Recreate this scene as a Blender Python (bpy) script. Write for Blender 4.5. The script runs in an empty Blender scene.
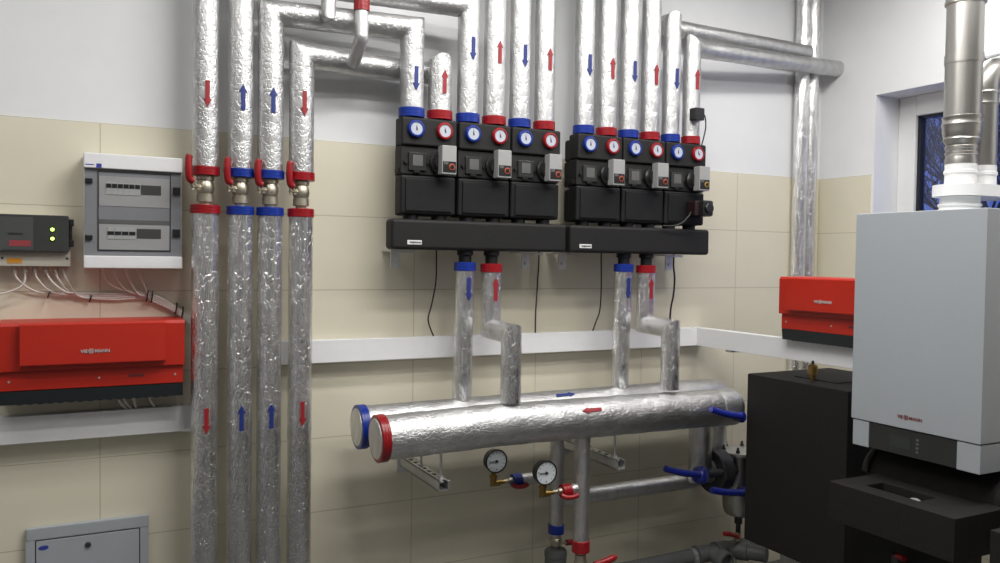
import bpy, bmesh, math, random
from mathutils import Vector, Matrix, noise

random.seed(7)
SC = bpy.context.scene
COL = SC.collection

# ------------------------------------------------------------------ camera, sky, lamps, exposure
cam_data = bpy.data.cameras.new('camera')
cam_data.sensor_width = 36.0
cam_data.lens = 36.0 * 0.82345
cam_data.clip_start = 0.02
cam = bpy.data.objects.new('camera', cam_data)
COL.objects.link(cam)


def aim(yaw, pitch, roll):
    ca, sa, cb, sb, cc, sc = (math.cos(yaw), math.sin(yaw), math.cos(pitch), math.sin(pitch),
                              math.cos(roll), math.sin(roll))
    fwd = Vector((-sa * cb, ca * cb, sb))
    right = Vector((ca, sa, 0))
    up = right.cross(fwd)
    r2 = right * cc + up * sc
    u2 = up * cc - right * sc
    return Matrix((r2, u2, -fwd)).transposed()


cam.matrix_world = Matrix.Translation((-0.0766, -3.2763, 1.6394)) @ aim(-0.47567, -0.02865, 0.01406).to_4x4()
SC.camera = cam

world = bpy.data.worlds.new('dusk_sky')
SC.world = world
world.use_nodes = True
bg = world.node_tree.nodes['Background']
bg.inputs[0].default_value = (0.16, 0.24, 0.62, 1)
bg.inputs[1].default_value = 0.85

SC.view_settings.view_transform = 'Standard'
SC.view_settings.look = 'None'
SC.view_settings.gamma = 1.0
SC.view_settings.use_curve_mapping = False
SC.view_settings.exposure = 0.0

LAMPS = [  # x, y, power of the ceiling fittings, inferred and added ones
    (1.10, -1.10, 21.5),
    (1.10, -1.75, 25.0),  # added fitting, widens the source to soften the pipe shadows
    (-0.60, -1.30, 12.0),  # added fitting, brightens the left part of the back wall
    (1.10, -2.50, 9.0),  # added fitting, stretches the row in depth for softer shadow edges
    (2.65, -1.10, 20.0),
    (2.65, -2.20, 21.0),  # added fitting, fill light for the right side
    (-1.3, -3.90, 2.0),
]
CEIL = 3.30


# ------------------------------------------------------------------ materials
def new_mat(name):
    m = bpy.data.materials.new(name)
    m.use_nodes = True
    return m, m.node_tree, m.node_tree.nodes['Principled BSDF']


def ramp(nt, fac, stops):
    r = nt.nodes.new('ShaderNodeValToRGB')
    els = r.color_ramp.elements
    while len(els) < len(stops):
        els.new(0.5)
    for e, (p, c) in zip(els, stops):
        e.position = p
        e.color = (*c, 1) if len(c) == 3 else c
    nt.links.new(fac, r.inputs[0])
    return r.outputs[0]


def srgb(*c):
    return tuple((v / 255 / 12.92) if v / 255 <= 0.04045 else ((v / 255 + 0.055) / 1.055) ** 2.4 for v in c)


def plain(name, col, rough=0.5, metal=0.0, grain=0.0, scale=60.0, bump=0.0, spec=0.5):
    """A procedural paint / plastic / metal: base colour with a fine grain."""
    m, nt, p = new_mat(name)
    p.inputs['Roughness'].default_value = rough
    p.inputs['Metallic'].default_value = metal
    p.inputs['Specular IOR Level'].default_value = spec
    tc = nt.nodes.new('ShaderNodeTexCoord')
    n = nt.nodes.new('ShaderNodeTexNoise')
    n.inputs['Scale'].default_value = scale
    n.inputs['Detail'].default_value = 3
    nt.links.new(tc.outputs['Object'], n.inputs['Vector'])
    g = max(grain, 0.01)
    lo = tuple(c * (1 - g) for c in col)
    hi = tuple(min(1, c * (1 + g)) for c in col)
    nt.links.new(ramp(nt, n.outputs[0], [(0.3, lo), (0.7, hi)]), p.inputs['Base Color'])
    if bump:
        b = nt.nodes.new('ShaderNodeBump')
        b.inputs['Strength'].default_value = bump
        b.inputs['Distance'].default_value = 0.002
        nt.links.new(n.outputs[0], b.inputs['Height'])
        nt.links.new(b.outputs[0], p.inputs['Normal'])
    return m


def foil_mat(name, vscale=(1, 1, 0.35), strength=0.5, rough=(0.2, 0.4), tone=(0.60, 0.74), cscale=55, cwidth=0.10):
    m, nt, p = new_mat(name)
    p.inputs['Metallic'].default_value = 1.0
    tc = nt.nodes.new('ShaderNodeTexCoord')
    mp = nt.nodes.new('ShaderNodeMapping')
    mp.inputs['Scale'].default_value = vscale
    nt.links.new(tc.outputs['Object'], mp.inputs['Vector'])
    # crumples
    v = nt.nodes.new('ShaderNodeTexVoronoi')
    v.feature = 'DISTANCE_TO_EDGE'
    v.inputs['Scale'].default_value = cscale
    wn = nt.nodes.new('ShaderNodeTexNoise')
    wn.inputs['Scale'].default_value = 30
    wn.inputs['Detail'].default_value = 4
    nt.links.new(mp.outputs[0], wn.inputs['Vector'])
    ad = nt.nodes.new('ShaderNodeVectorMath')
    ad.operation = 'MULTIPLY_ADD'
    ad.inputs[1].default_value = (0.05, 0.05, 0.05)
    nt.links.new(wn.outputs['Color'], ad.inputs[0])
    nt.links.new(mp.outputs[0], ad.inputs[2])
    nt.links.new(ad.outputs[0], v.inputs['Vector'])
    crease = ramp(nt, v.outputs['Distance'], [(0.0, (0, 0, 0)), (cwidth, (1, 1, 1))])
    n2 = nt.nodes.new('ShaderNodeTexNoise')
    n2.inputs['Scale'].default_value = 75
    n2.inputs['Detail'].default_value = 4
    n2.inputs['Roughness'].default_value = 0.6
    nt.links.new(mp.outputs[0], n2.inputs['Vector'])
    mix = nt.nodes.new('ShaderNodeMath')
    mix.operation = 'MULTIPLY_ADD'
    mix.inputs[1].default_value = 0.35
    nt.links.new(crease, mix.inputs[0])
    nt.links.new(n2.outputs[0], mix.inputs[2])
    b = nt.nodes.new('ShaderNodeBump')
    b.inputs['Strength'].default_value = strength
    b.inputs['Distance'].default_value = 0.0040
    nt.links.new(mix.outputs[0], b.inputs['Height'])
    nt.links.new(b.outputs[0], p.inputs['Normal'])
    nt.links.new(ramp(nt, wn.outputs[0], [(0.3, (tone[0],) * 3), (0.7, (tone[1],) * 3)]), p.inputs['Base Color'])
    rr = nt.nodes.new('ShaderNodeMapRange')
    rr.inputs['To Min'].default_value = rough[0]
    rr.inputs['To Max'].default_value = rough[1]
    nt.links.new(n2.outputs[0], rr.inputs['Value'])
    nt.links.new(rr.outputs[0], p.inputs['Roughness'])
    return m


def tile_mat(name, axis):
    """Cream 60 x 30 cm wall tiles laid in a straight grid from the room corner."""
    m, nt, p = new_mat(name)
    tc = nt.nodes.new('ShaderNodeTexCoord')
    sp = nt.nodes.new('ShaderNodeSeparateXYZ')
    nt.links.new(tc.outputs['Object'], sp.inputs[0])

    def math_node(op, a, b=None):
        n = nt.nodes.new('ShaderNodeMath')
        n.operation = op
        for i, q in enumerate((a, b)):
            if q is None:
                continue
            if isinstance(q, (int, float)):
                n.inputs[i].default_value = q
            else:
                nt.links.new(q, n.inputs[i])
        return n.outputs[0]

    def joint(coord, size):
        u = math_node('DIVIDE', coord, size)
        fr = math_node('FRACT', math_node('ADD', u, 100.5))
        d = math_node('ABSOLUTE', math_node('SUBTRACT', fr, 0.5))
        return math_node('LESS_THAN', math_node('MULTIPLY', d, size), 0.0016)

    hx = joint(sp.outputs[axis], 0.6)
    hz = joint(sp.outputs[2], 0.3)
    j = math_node('MAXIMUM', hx, hz)
    n = nt.nodes.new('ShaderNodeTexNoise')
    n.inputs['Scale'].default_value = 3.5
    n.inputs['Detail'].default_value = 5
    nt.links.new(tc.outputs['Object'], n.inputs['Vector'])
    base = ramp(nt, n.outputs[0], [(0.3, (0.68, 0.635, 0.505)), (0.7, (0.71, 0.665, 0.535))])
    mx = nt.nodes.new('ShaderNodeMix')
    mx.data_type = 'RGBA'
    nt.links.new(j, mx.inputs[0])
    nt.links.new(base, mx.inputs[6])
    mx.inputs[7].default_value = (0.46, 0.42, 0.32, 1)
    nt.links.new(mx.outputs[2], p.inputs['Base Color'])
    p.inputs['Roughness'].default_value = 0.42
    b = nt.nodes.new('ShaderNodeBump')
    b.inputs['Strength'].default_value = 0.5
    b.inputs['Distance'].default_value = 0.001
    b.invert = True
    nt.links.new(j, b.inputs['Height'])
    nt.links.new(b.outputs[0], p.inputs['Normal'])
    return m


def glow(name, col, strength):
    m, nt, p = new_mat(name)
    p.inputs['Base Color'].default_value = (*col, 1)
    p.inputs['Emission Color'].default_value = (*col, 1)
    p.inputs['Emission Strength'].default_value = strength
    return m


def glass_mat(name, tint, mixf=0.12, rough=0.02):
    m, nt, p = new_mat(name)
    out = nt.nodes['Material Output']
    tr = nt.nodes.new('ShaderNodeBsdfTransparent')
    tr.inputs[0].default_value = (*tint, 1)
    gl = nt.nodes.new('ShaderNodeBsdfGlossy')
    gl.inputs['Roughness'].default_value = rough
    mx = nt.nodes.new('ShaderNodeMixShader')
    mx.inputs[0].default_value = mixf
    nt.links.new(tr.outputs[0], mx.inputs[1])
    nt.links.new(gl.outputs[0], mx.inputs[2])
    nt.links.new(mx.outputs[0], out.inputs[0])
    return m


M = {}
M['paint'] = plain('white_wall_paint', (0.76, 0.765, 0.775), 0.85, grain=0.015, scale=8, bump=0.05, spec=0.2)
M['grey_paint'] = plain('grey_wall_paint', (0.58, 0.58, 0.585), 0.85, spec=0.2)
M['ceil'] = plain('ceiling_paint', (0.78, 0.78, 0.78), 0.9, spec=0.2)
M['floor'] = plain('grey_floor_tile', (0.11, 0.11, 0.108), 0.4, grain=0.08, scale=12)
M['tile_b'] = tile_mat('cream_wall_tile_back', 0)
M['tile_r'] = tile_mat('cream_wall_tile_right', 1)
M['foil'] = foil_mat('crumpled_foil', (1, 1, 0.6), 0.52, (0.34, 0.48), (0.52, 0.66))
M['foil_low'] = foil_mat('creased_foil', (1.2, 1.2, 0.3), 0.85, (0.12, 0.24), (0.72, 0.88), 68, 0.06)
M['foil_h'] = foil_mat('crumpled_foil_header', (0.8, 1.3, 1.3), 0.5, (0.32, 0.44), (0.54, 0.68))
M['foil_grey'] = foil_mat('dull_foil', (1, 1, 0.4), 0.35, (0.35, 0.55))
M['red_tape'] = plain('red_tape', (0.26, 0.006, 0.010), 0.3, grain=0.06)
M['blue_tape'] = plain('blue_tape', (0.006, 0.028, 0.24), 0.3, grain=0.06)
M['red_ink'] = plain('red_arrow_film', (0.27, 0.010, 0.016), 0.5)
M['blue_ink'] = plain('blue_arrow_film', (0.010, 0.025, 0.17), 0.5)
M['red_lever'] = plain('red_lever_plastic', (0.27, 0.008, 0.011), 0.35)
M['blue_lever'] = plain('blue_lever_plastic', (0.010, 0.020, 0.24), 0.4)
M['brass'] = plain('brass', (0.32, 0.21, 0.07), 0.32, 1.0, grain=0.1)
M['nickel'] = plain('nickel_brass', (0.50, 0.46, 0.37), 0.42, 1.0, grain=0.08)
M['steel'] = plain('stainless_steel', (0.46, 0.445, 0.42), 0.36, 1.0, grain=0.04, scale=4)
M['zinc'] = plain('zinc_plated_steel', (0.62, 0.63, 0.63), 0.42, 0.85, grain=0.06)
M['epp'] = plain('black_insulation_foam', (0.0125, 0.012, 0.012), 0.62, grain=0.25, scale=220, bump=0.2, spec=0.3)
M['epp_dark'] = plain('black_foam_smooth', (0.0065, 0.0065, 0.007), 0.6, grain=0.2, scale=160, spec=0.3)
M['epp_box'] = plain('dark_insulation_panel', (0.014, 0.0125, 0.012), 0.7, grain=0.25, scale=120, bump=0.12, spec=0.25)
M['black'] = plain('black_plastic', (0.012, 0.012, 0.013), 0.35)
M['rubber'] = plain('black_cable_sheath', (0.012, 0.011, 0.011), 0.5)
M['maroon'] = plain('dark_maroon_plastic', (0.018, 0.007, 0.008), 0.4)
M['grey_head'] = plain('light_grey_plastic', (0.30, 0.30, 0.295), 0.5)
M['dark_glass'] = plain('dark_window_plastic', (0.030, 0.031, 0.031), 0.18)
M['grey_plate'] = plain('grey_plate', (0.10, 0.10, 0.10), 0.4)
M['dial'] = plain('white_dial', (0.44, 0.47, 0.54), 0.4)
M['dial_grey'] = plain('pale_dial', (0.62, 0.66, 0.69), 0.3)
M['orange'] = plain('orange_ring', (0.42, 0.075, 0.03), 0.5)
M['yellow_ring'] = plain('yellow_ring', (0.40, 0.27, 0.03), 0.5)
M['white_pl'] = plain('white_plastic', (0.74, 0.74, 0.75), 0.42)
M['white_trunk'] = plain('white_pvc_trunking', (0.76, 0.76, 0.77), 0.4)
M['white_lac'] = plain('white_lacquer', (0.36, 0.385, 0.41), 0.35)
M['white_pp'] = plain('white_flue_plastic', (0.80, 0.80, 0.80), 0.35)
M['frame'] = plain('white_window_pvc', (0.78, 0.78, 0.76), 0.35)
M['seal'] = plain('black_window_seal', (0.01, 0.01, 0.014), 0.5)
M['red_lac'] = plain('red_lacquer', (0.44, 0.017, 0.006), 0.42, grain=0.02)
M['dark_base'] = plain('dark_grey_plastic', (0.010, 0.014, 0.016), 0.5)
M['silver'] = plain('silver_lettering', (0.70, 0.70, 0.70), 0.35, 0.5)
M['dark_red_ink'] = plain('dark_red_lettering', (0.16, 0.02, 0.02), 0.4)
M['dark_ink'] = plain('dark_lettering', (0.02, 0.02, 0.02), 0.5)
M['label_white'] = plain('white_label', (0.70, 0.70, 0.70), 0.5)
M['cover'] = plain('smoked_cover', (0.045, 0.047, 0.046), 0.14, grain=0.05)
M['cover_lt'] = plain('smoked_cover_print', (0.075, 0.078, 0.078), 0.2)
M['beige'] = plain('beige_plastic', (0.42, 0.40, 0.34), 0.5)
M['sticker_o'] = plain('orange_sticker', (0.55, 0.24, 0.02), 0.5)
M['sticker_r'] = plain('red_sticker', (0.28, 0.04, 0.05), 0.5)
M['sticker_b'] = plain('blue_sticker', (0.03, 0.045, 0.30), 0.5)
M['smoke_grey'] = plain('grey_door_plastic', (0.20, 0.205, 0.22), 0.3)
M['inner_white'] = plain('inner_panel_white', (0.30, 0.30, 0.305), 0.35)
M['slot'] = plain('dark_slot', (0.05, 0.05, 0.05), 0.3)
M['breaker'] = plain('breaker_grey', (0.33, 0.335, 0.335), 0.4)
M['pvc'] = plain('grey_drain_plastic', (0.12, 0.125, 0.125), 0.45, grain=0.06)
M['cast'] = plain('dark_cast_iron', (0.05, 0.05, 0.055), 0.45, 0.4)
M['cable_w'] = plain('white_cable_sheath', (0.66, 0.62, 0.58), 0.5)
M['bark'] = plain('bark', (0.05, 0.055, 0.075), 0.9)
M['led'] = glow('lit_led', (0.55, 1.0, 0.10), 6.0)
M['tube'] = glow('lit_lamp_tube', (1.0, 0.97, 0.92), 4.0)
M['pane'] = glass_mat('window_glass', (0.75, 0.8, 0.95), 0.07)
M['lcd'] = plain('grey_display', (0.035, 0.042, 0.040), 0.25)


# ------------------------------------------------------------------ mesh helpers (all in world coordinates)
def base_of(o):
    v = Vector((0, 0, 0))
    while o is not None:
        v += Vector(o.location)
        o = o.parent
    return v


def obj(name, bm, mat, parent=None, origin=None, smooth=True, angle=38):
    """Link a bmesh as ONE mesh object; its vertices are given in scene coordinates."""
    org = base_of(parent) if parent is not None else Vector(origin or (0, 0, 0))
    for v in bm.verts:
        v.co -= org
    bmesh.ops.recalc_face_normals(bm, faces=bm.faces[:])
    me = bpy.data.meshes.new(name)
    bm.to_mesh(me)
    bm.free()
    if smooth:
        me.polygons.foreach_set('use_smooth', [True] * len(me.polygons))
        me.set_sharp_from_angle(angle=math.radians(angle))
    me.materials.append(M[mat] if isinstance(mat, str) else mat)
    o = bpy.data.objects.new(name, me)
    COL.objects.link(o)
    if smooth and len(me.vertices) < 1500:
        wn = o.modifiers.new('even_shading', 'WEIGHTED_NORMAL')
        wn.keep_sharp = True
        wn.weight = 90
    if parent is not None:
        o.parent = parent
    else:
        o.location = org
    return o


def tag(o, label, cat, group=None):
    o['label'] = label
    o['category'] = cat
    if group:
        o['group'] = group
    return o


def thing(name, label, cat, loc=(0, 0, 0), group=None):
    o = bpy.data.objects.new(name, None)
    o.empty_display_size = 0.05
    COL.objects.link(o)
    o.location = loc
    return tag(o, label, cat, group)


def struct(name, bm, mat, parent=None, smooth=False):
    o = obj(name, bm, mat, parent, smooth=smooth)
    o['kind'] = 'structure'
    return o


def dup(root, loc, label):
    """A copy of a thing with copies of its parts and sub-parts."""
    r = root.copy()
    COL.objects.link(r)
    r.location = loc
    r['label'] = label
    for ch in list(root.children):
        c = ch.copy()
        COL.objects.link(c)
        c.parent = r
        for g in list(ch.children):
            d = g.copy()
            COL.objects.link(d)
            d.parent = c
    return r


def nb():
    return bmesh.new()


def merge(bm, tmp):
    idx = {}
    for v in tmp.verts:
        idx[v] = bm.verts.new(v.co)
    for f in tmp.faces:
        try:
            bm.faces.new([idx[v] for v in f.verts])
        except ValueError:
            pass
    tmp.free()
    return bm


def box(bm, x0, x1, y0, y1, z0, z1, bev=0.0, seg=2):
    t = nb()
    bmesh.ops.create_cube(t, size=1.0)
    for v in t.verts:
        v.co = Vector(((x0 + x1) / 2 + v.co.x * abs(x1 - x0), (y0 + y1) / 2 + v.co.y * abs(y1 - y0),
                       (z0 + z1) / 2 + v.co.z * abs(z1 - z0)))
    if bev:
        bmesh.ops.bevel(t, geom=t.edges[:], offset=bev, segments=seg, affect='EDGES', profile=0.5)
    return merge(bm, t)


def bx(*a, **k):
    return box(nb(), *a, **k)


def frame_of(axis):
    a = Vector(axis).normalized()
    ref = Vector((0, 0, 1)) if abs(a.z) < 0.9 else Vector((0, -1, 0))
    u = a.cross(ref).normalized()
    return a, u, u.cross(a).normalized()


def lathe(bm, prof, origin, axis=(0, 0, 1), n=28, cap=True):
    """Revolve (radius, height) pairs about an axis."""
    a, u, w = frame_of(axis)
    o = Vector(origin)
    rings = []
    for r, h in prof:
        if r <= 1e-6:
            rings.append([bm.verts.new(o + a * h)])
        else:
            rings.append([bm.verts.new(o + a * h + (u * math.cos(2 * math.pi * k / n) + w * math.sin(2 * math.pi * k / n)) * r)
                          for k in range(n)])
    for p, q in zip(rings, rings[1:]):
        for k in range(n):
            k2 = (k + 1) % n
            if len(p) == 1 and len(q) == 1:
                continue
            if len(p) == 1:
                bm.faces.new((p[0], q[k], q[k2]))
            elif len(q) == 1:
                bm.faces.new((p[k], p[k2], q[0]))
            else:
                bm.faces.new((p[k], p[k2], q[k2], q[k]))
    if cap:
        for r in (rings[0], rings[-1]):
            if len(r) > 2:
                bm.faces.new(r)
    return bm


def cyl(bm, p0, p1, r0, r1=None, n=24, bev=0.0):
    p0, p1 = Vector(p0), Vector(p1)
    L = (p1 - p0).length
    r1 = r0 if r1 is None else r1
    if bev:
        prof = [(r0 - bev, 0), (r0, bev), (r1, L - bev), (r1 - bev, L)]
    else:
        prof = [(r0, 0), (r1, L)]
    return lathe(bm, prof, p0, p1 - p0, n)


def hollow(bm, prof_out, thick, origin, axis, n=28):
    """Open-ended shell: outer profile and the same profile inset."""
    prof = list(prof_out) + [(max(r - thick, 0.001), h) for r, h in reversed(prof_out)]
    prof.append(prof[0])
    return lathe(bm, prof, origin, axis, n, cap=False)


def sweep(bm, pts, r, n=28, step=0.02, amp=0.0, freq=30.0, seed=0.0, cap=True, radii=None):
    """Tube along a polyline with mitred corners; amp roughens the skin like wrapped foil."""
    P = [Vector(p) for p in pts]
    D = [(b - a).normalized() for a, b in zip(P, P[1:])]
    a, u, w = frame_of(D[0])
    off = [(u * math.cos(2 * math.pi * k / n) + w * math.sin(2 * math.pi * k / n)) for k in range(n)]
    rings = []

    def ring(points, dirs, add):
        vs = []
        for p, d in zip(points, dirs):
            q = p
            if amp:
                s = noise.noise(p * freq + Vector((seed, seed * 2, 0))) + 0.6 * noise.noise(p * freq * 2.7 + Vector((0, seed, 5)))
                q = p + d * (amp * s)
            vs.append(bm.verts.new(q))
        rings.append(vs)

    cur = [P[0] + o * r for o in off]
    ring(cur, off, True)
    for i, d in enumerate(D):
        end = P[i + 1]
        rr = r if radii is None else radii[i + 1]
        if i + 1 < len(D):
            nrm = (d + D[i + 1]).normalized()
            nxt = []
            for o in off:
                q = o * rr
                nxt.append(end + q + d * (-(q.dot(nrm)) / d.dot(nrm)))
        else:
            nxt = [end + o * rr for o in off]
        m = max(1, int((P[i + 1] - P[i]).length / step)) if amp or radii is not None else 1
        for j in range(1, m + 1):
            t = j / m
            ring([x.lerp(y, t) for x, y in zip(cur, nxt)], off, True)
        cur = nxt
        if i + 1 < len(D):
            dn = D[i + 1]
            off2 = []
            for q in nxt:
                v = q - end
                v = v - dn * v.dot(dn)
                off2.append(v.normalized())
            off = off2
    for p, q in zip(rings, rings[1:]):
        for k in range(n):
            k2 = (k + 1) % n
            bm.faces.new((p[k], p[k2], q[k2], q[k]))
    if cap:
        bm.faces.new(rings[0])
        bm.faces.new(rings[-1])
    return bm


def curve_pts(ctrl, sub=8):
    P = [Vector(p) for p in ctrl]
    out = []
    for i in range(len(P) - 1):
        p0 = P[max(i - 1, 0)]
        p1, p2 = P[i], P[i + 1]
        p3 = P[min(i + 2, len(P) - 1)]
        for j in range(sub):
            t = j / sub
            out.append(0.5 * ((2 * p1) + (p2 - p0) * t + (2 * p0 - 5 * p1 + 4 * p2 - p3) * t * t
                              + (3 * p1 - p0 - 3 * p2 + p3) * t ** 3))
    out.append(P[-1])
    return out


def cable(bm, ctrl, r, n=8, sub=8):
    return sweep(bm, curve_pts(ctrl, sub), r, n)


def prism(bm, poly, d0, d1, plane='xz'):
    """Extrude a polygon given in a plane between two offsets along the remaining axis."""
    def at(a, b, d):
        return {'xz': (a, d, b), 'yz': (d, a, b), 'xy': (a, b, d)}[plane]
    A = [bm.verts.new(at(a, b, d0)) for a, b in poly]
    B = [bm.verts.new(at(a, b, d1)) for a, b in poly]
    bm.faces.new(A)
    bm.faces.new(B)
    k = len(poly)
    for i in range(k):
        bm.faces.new((A[i], A[(i + 1) % k], B[(i + 1) % k], B[i]))
    return bm


def arrow(bm, p, axis, normal, r, L=0.092, w=0.0145, hw=0.028, hl=0.028):
    """Arrow film laid on a tube: p on the tube's centre line, pointing along axis."""
    a = Vector(axis).normalized()
    nn = Vector(normal).normalized()
    b = nn.cross(a)
    p = Vector(p)

    def pt(s, t, rr):
        return p + a * t + (nn * math.cos(s / r) + b * math.sin(s / r)) * rr
    secs = [(-L / 2, w / 2), (L / 2 - hl, w / 2), (L / 2 - hl, hw / 2), (L / 2, 0.0006)]
    cols = 4
    top, bot = [], []
    for t, h in secs:
        top.append([bm.verts.new(pt(-h + 2 * h * c / cols, t, r + 0.0042)) for c in range(cols + 1)])
        bot.append([bm.verts.new(pt(-h + 2 * h * c / cols, t, r - 0.0030)) for c in range(cols + 1)])
    for i in range(len(secs) - 1):
        for c in range(cols):
            bm.faces.new((top[i][c], top[i][c + 1], top[i + 1][c + 1], top[i + 1][c]))
        for c in (0, cols):
            bm.faces.new((top[i][c], top[i + 1][c], bot[i + 1][c], bot[i][c]))
    for i in (0, len(secs) - 1):
        for c in range(cols):
            bm.faces.new((top[i][c], top[i][c + 1], bot[i][c + 1], bot[i][c]))
    return bm


def lettering(text, size, origin, right, up, ext=0.0008, align='CENTER', bold=0.0):
    """Raised letters standing on a face; origin is the middle of the baseline."""
    cu = bpy.data.curves.new('text', 'FONT')
    cu.body = text
    cu.size = size
    cu.align_x = align
    cu.extrude = ext
    cu.offset = bold
    cu.resolution_u = 3
    ob = bpy.data.objects.new('text', cu)
    COL.objects.link(ob)
    dg = bpy.context.evaluated_depsgraph_get()
    me = bpy.data.meshes.new_from_object(ob.evaluated_get(dg))
    bm = nb()
    bm.from_mesh(me)
    bpy.data.objects.remove(ob)
    bpy.data.curves.remove(cu)
    bpy.data.meshes.remove(me)
    r, u = Vector(right).normalized(), Vector(up).normalized()
    nrm = r.cross(u)
    o = Vector(origin)
    for v in bm.verts:
        x, y, z = v.co
        v.co = o + r * x + u * y + nrm * z
    return bm


def maker_mark(size, origin, right, up, bold=0.0):
    """The maker's wordmark with the ring round its middle letters."""
    r, u = Vector(right).normalized(), Vector(up).normalized()
    o = Vector(origin) - r * size * 0.45
    bm = merge(lettering('VIE', size, o - r * size * 0.78, right, up, align='RIGHT', bold=bold),
               lettering('MANN', size, o + r * size * 0.62, right, up, align='LEFT', bold=bold))
    merge(bm, lettering('SS', size * 0.85, o - r * size * 0.08 + u * size * 0.05, right, up, bold=bold))
    n = r.cross(u)
    c = o - r * size * 0.08 + u * size * 0.34
    prof = [(size * 0.60, -0.0008), (size * 0.60, 0.0008), (size * 0.50, 0.0008), (size * 0.50, -0.0008), (size * 0.60, -0.0008)]
    lathe(bm, prof, c, n, 6, cap=False)
    return bm


# ------------------------------------------------------------------ the room
XR, XL, YF = 3.611, -2.6, -5.6          # right wall, left wall, wall behind the camera
struct('floor', bx(XL - 0.2, XR + 0.35, YF - 0.2, 0.25, -0.15, 0.0), 'floor')
struct('ceiling', bx(XL - 0.2, XR + 0.35, YF - 0.2, 0.25, CEIL, CEIL + 0.15), 'ceil')
wb = struct('wall_back', bx(XL - 0.2, XR + 0.35, 0.008, 0.25, 0, CEIL), 'paint')
struct('tile_cladding', bx(XL, XR, 0.0, 0.010, 0, 2.1), 'tile_b', wb)
wl = struct('wall_left', bx(XL - 0.2, XL, YF, 0.008, 0, CEIL), 'grey_paint')
wf = struct('wall_front', bx(XL - 0.2, XR + 0.35, YF - 0.2, YF, 0, CEIL), 'grey_paint')
WY0, WY1, WZ0, WZ1 = -0.345, -1.95, 1.15, 2.51     # window opening in the right wall
r = nb()
box(r, XR, XR + 0.35, WY0, 0.008, 0, CEIL)
box(r, XR, XR + 0.35, YF, WY1, 0, CEIL)
box(r, XR, XR + 0.35, WY1, WY0, WZ1, CEIL)
box(r, XR, XR + 0.35, WY1, WY0, 0, WZ0)
wr = struct('wall_right', r, 'paint')
r = nb()
box(r, XR - 0.008, XR + 0.002, WY0 + 0.014, 0.0, 0, 2.1)
box(r, XR - 0.008, XR + 0.002, WY1, WY0 + 0.014, 0, WZ0)
box(r, XR - 0.008, XR + 0.002, YF, WY1, 0, 2.1)
struct('tile_cladding', r, 'tile_r', wr)

win = bpy.data.objects.new('window_1', None)
COL.objects.link(win)
win.location = (3.83, (WY0 + WY1) / 2, WZ0)
win['kind'] = 'structure'
tag(win, 'white framed window in the right wall, blue dusk and bare branches outside', 'window')
FX0, FX1 = 3.79, 3.87
fr = nb()
box(fr, FX0, FX1, WY0 - 0.10, WY0, WZ0, WZ1, 0.006)
box(fr, FX0, FX1, WY1, WY1 + 0.10, WZ0, WZ1, 0.006)
box(fr, FX0, FX1, WY1 + 0.10, WY0 - 0.10, WZ1 - 0.105, WZ1, 0.006)
box(fr, FX0, FX1, WY1 + 0.10, WY0 - 0.10, WZ0, WZ0 + 0.10, 0.006)
struct('window_frame', fr, 'frame', win)
sl = nb()
box(sl, FX0 + 0.02, FX1 - 0.02, WY0 - 0.118, WY0 - 0.099, WZ0 + 0.1, WZ1 - 0.105)
box(sl, FX0 + 0.02, FX1 - 0.02, WY1 + 0.099, WY1 + 0.118, WZ0 + 0.1, WZ1 - 0.105)
box(sl, FX0 + 0.02, FX1 - 0.02, WY1 + 0.1, WY0 - 0.1, WZ1 - 0.118, WZ1 - 0.104)
struct('glazing_seal', sl, 'seal', win)
struct('pane', bx(3.826, 3.834, WY1 + 0.1, WY0 - 0.1, WZ0 + 0.1, WZ1 - 0.105), 'pane', win)

# ceiling light fittings, some added for softness or fill (each with its own light)
WORDS = ['nearest the pipe bank on the back wall', 'second from the pipe bank, added to soften shadows', 'above the fuse board side, added to brighten the wall', 'third from the pipe bank, added to soften shadows', 'above the white boiler by the window', 'in front of the boilers, added as fill', 'behind the camera on the left']
for (lx, ly, pw), w in zip(LAMPS, WORDS):
    t = thing('ceiling_light', 'white twin tube ceiling light ' + w, 'ceiling light', (lx, ly, CEIL), 'ceiling lights')
    obj('housing', prism(nb(), [(ly - 0.10, CEIL), (ly - 0.07, CEIL - 0.06), (ly + 0.07, CEIL - 0.06), (ly + 0.10, CEIL)],
                         lx - 0.63, lx + 0.63, 'yz'), 'white_pl', t)
    for s in (-1, 1):
        obj('lamp_tube', cyl(nb(), (lx - 0.59, ly + s * 0.045, CEIL - 0.078), (lx + 0.59, ly + s * 0.045, CEIL - 0.078), 0.013, n=12), 'tube', t)
    ld = bpy.data.lights.new('tube_light', 'AREA')
    ld.shape = 'RECTANGLE'
    ld.size, ld.size_y = 1.2, 0.16
    ld.energy = pw
    ld.color = (1.0, 0.99, 0.965)
    lo = bpy.data.objects.new('tube_light', ld)
    COL.objects.link(lo)
    lo.parent = t
    lo.location = (0, 0, -0.10)

# bare trees out in the dusk
def tree(bm, p, d, L, r, depth):
    q = p + d * L
    sweep(bm, [p, q], r, 6, radii=[r, r * 0.72], step=9)
    if depth == 0:
        return
    for _ in range(3 if depth > 1 else 2):
        nd = (d + Vector((random.uniform(-.75, .75), random.uniform(-.75, .75), random.uniform(-.15, .5)))).normalized()
        tree(bm, p + d * L * random.uniform(0.6, 1.0), nd, L * random.uniform(0.62, 0.82), r * 0.62, depth - 1)


for (tx, ty), w in (((7.4, 1.75), 'far from the window'), ((5.9, 0.35), 'close to the window')):
    b = nb()
    tree(b, Vector((tx, ty, -0.5)), Vector((0, 0, 1)), 1.5, 0.06, 7)
    tag(obj('bare_tree', b, 'bark', origin=(tx, ty, -0.5)), 'dark leafless tree outside, seen through the glass ' + w, 'tree', 'trees outside')


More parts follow.
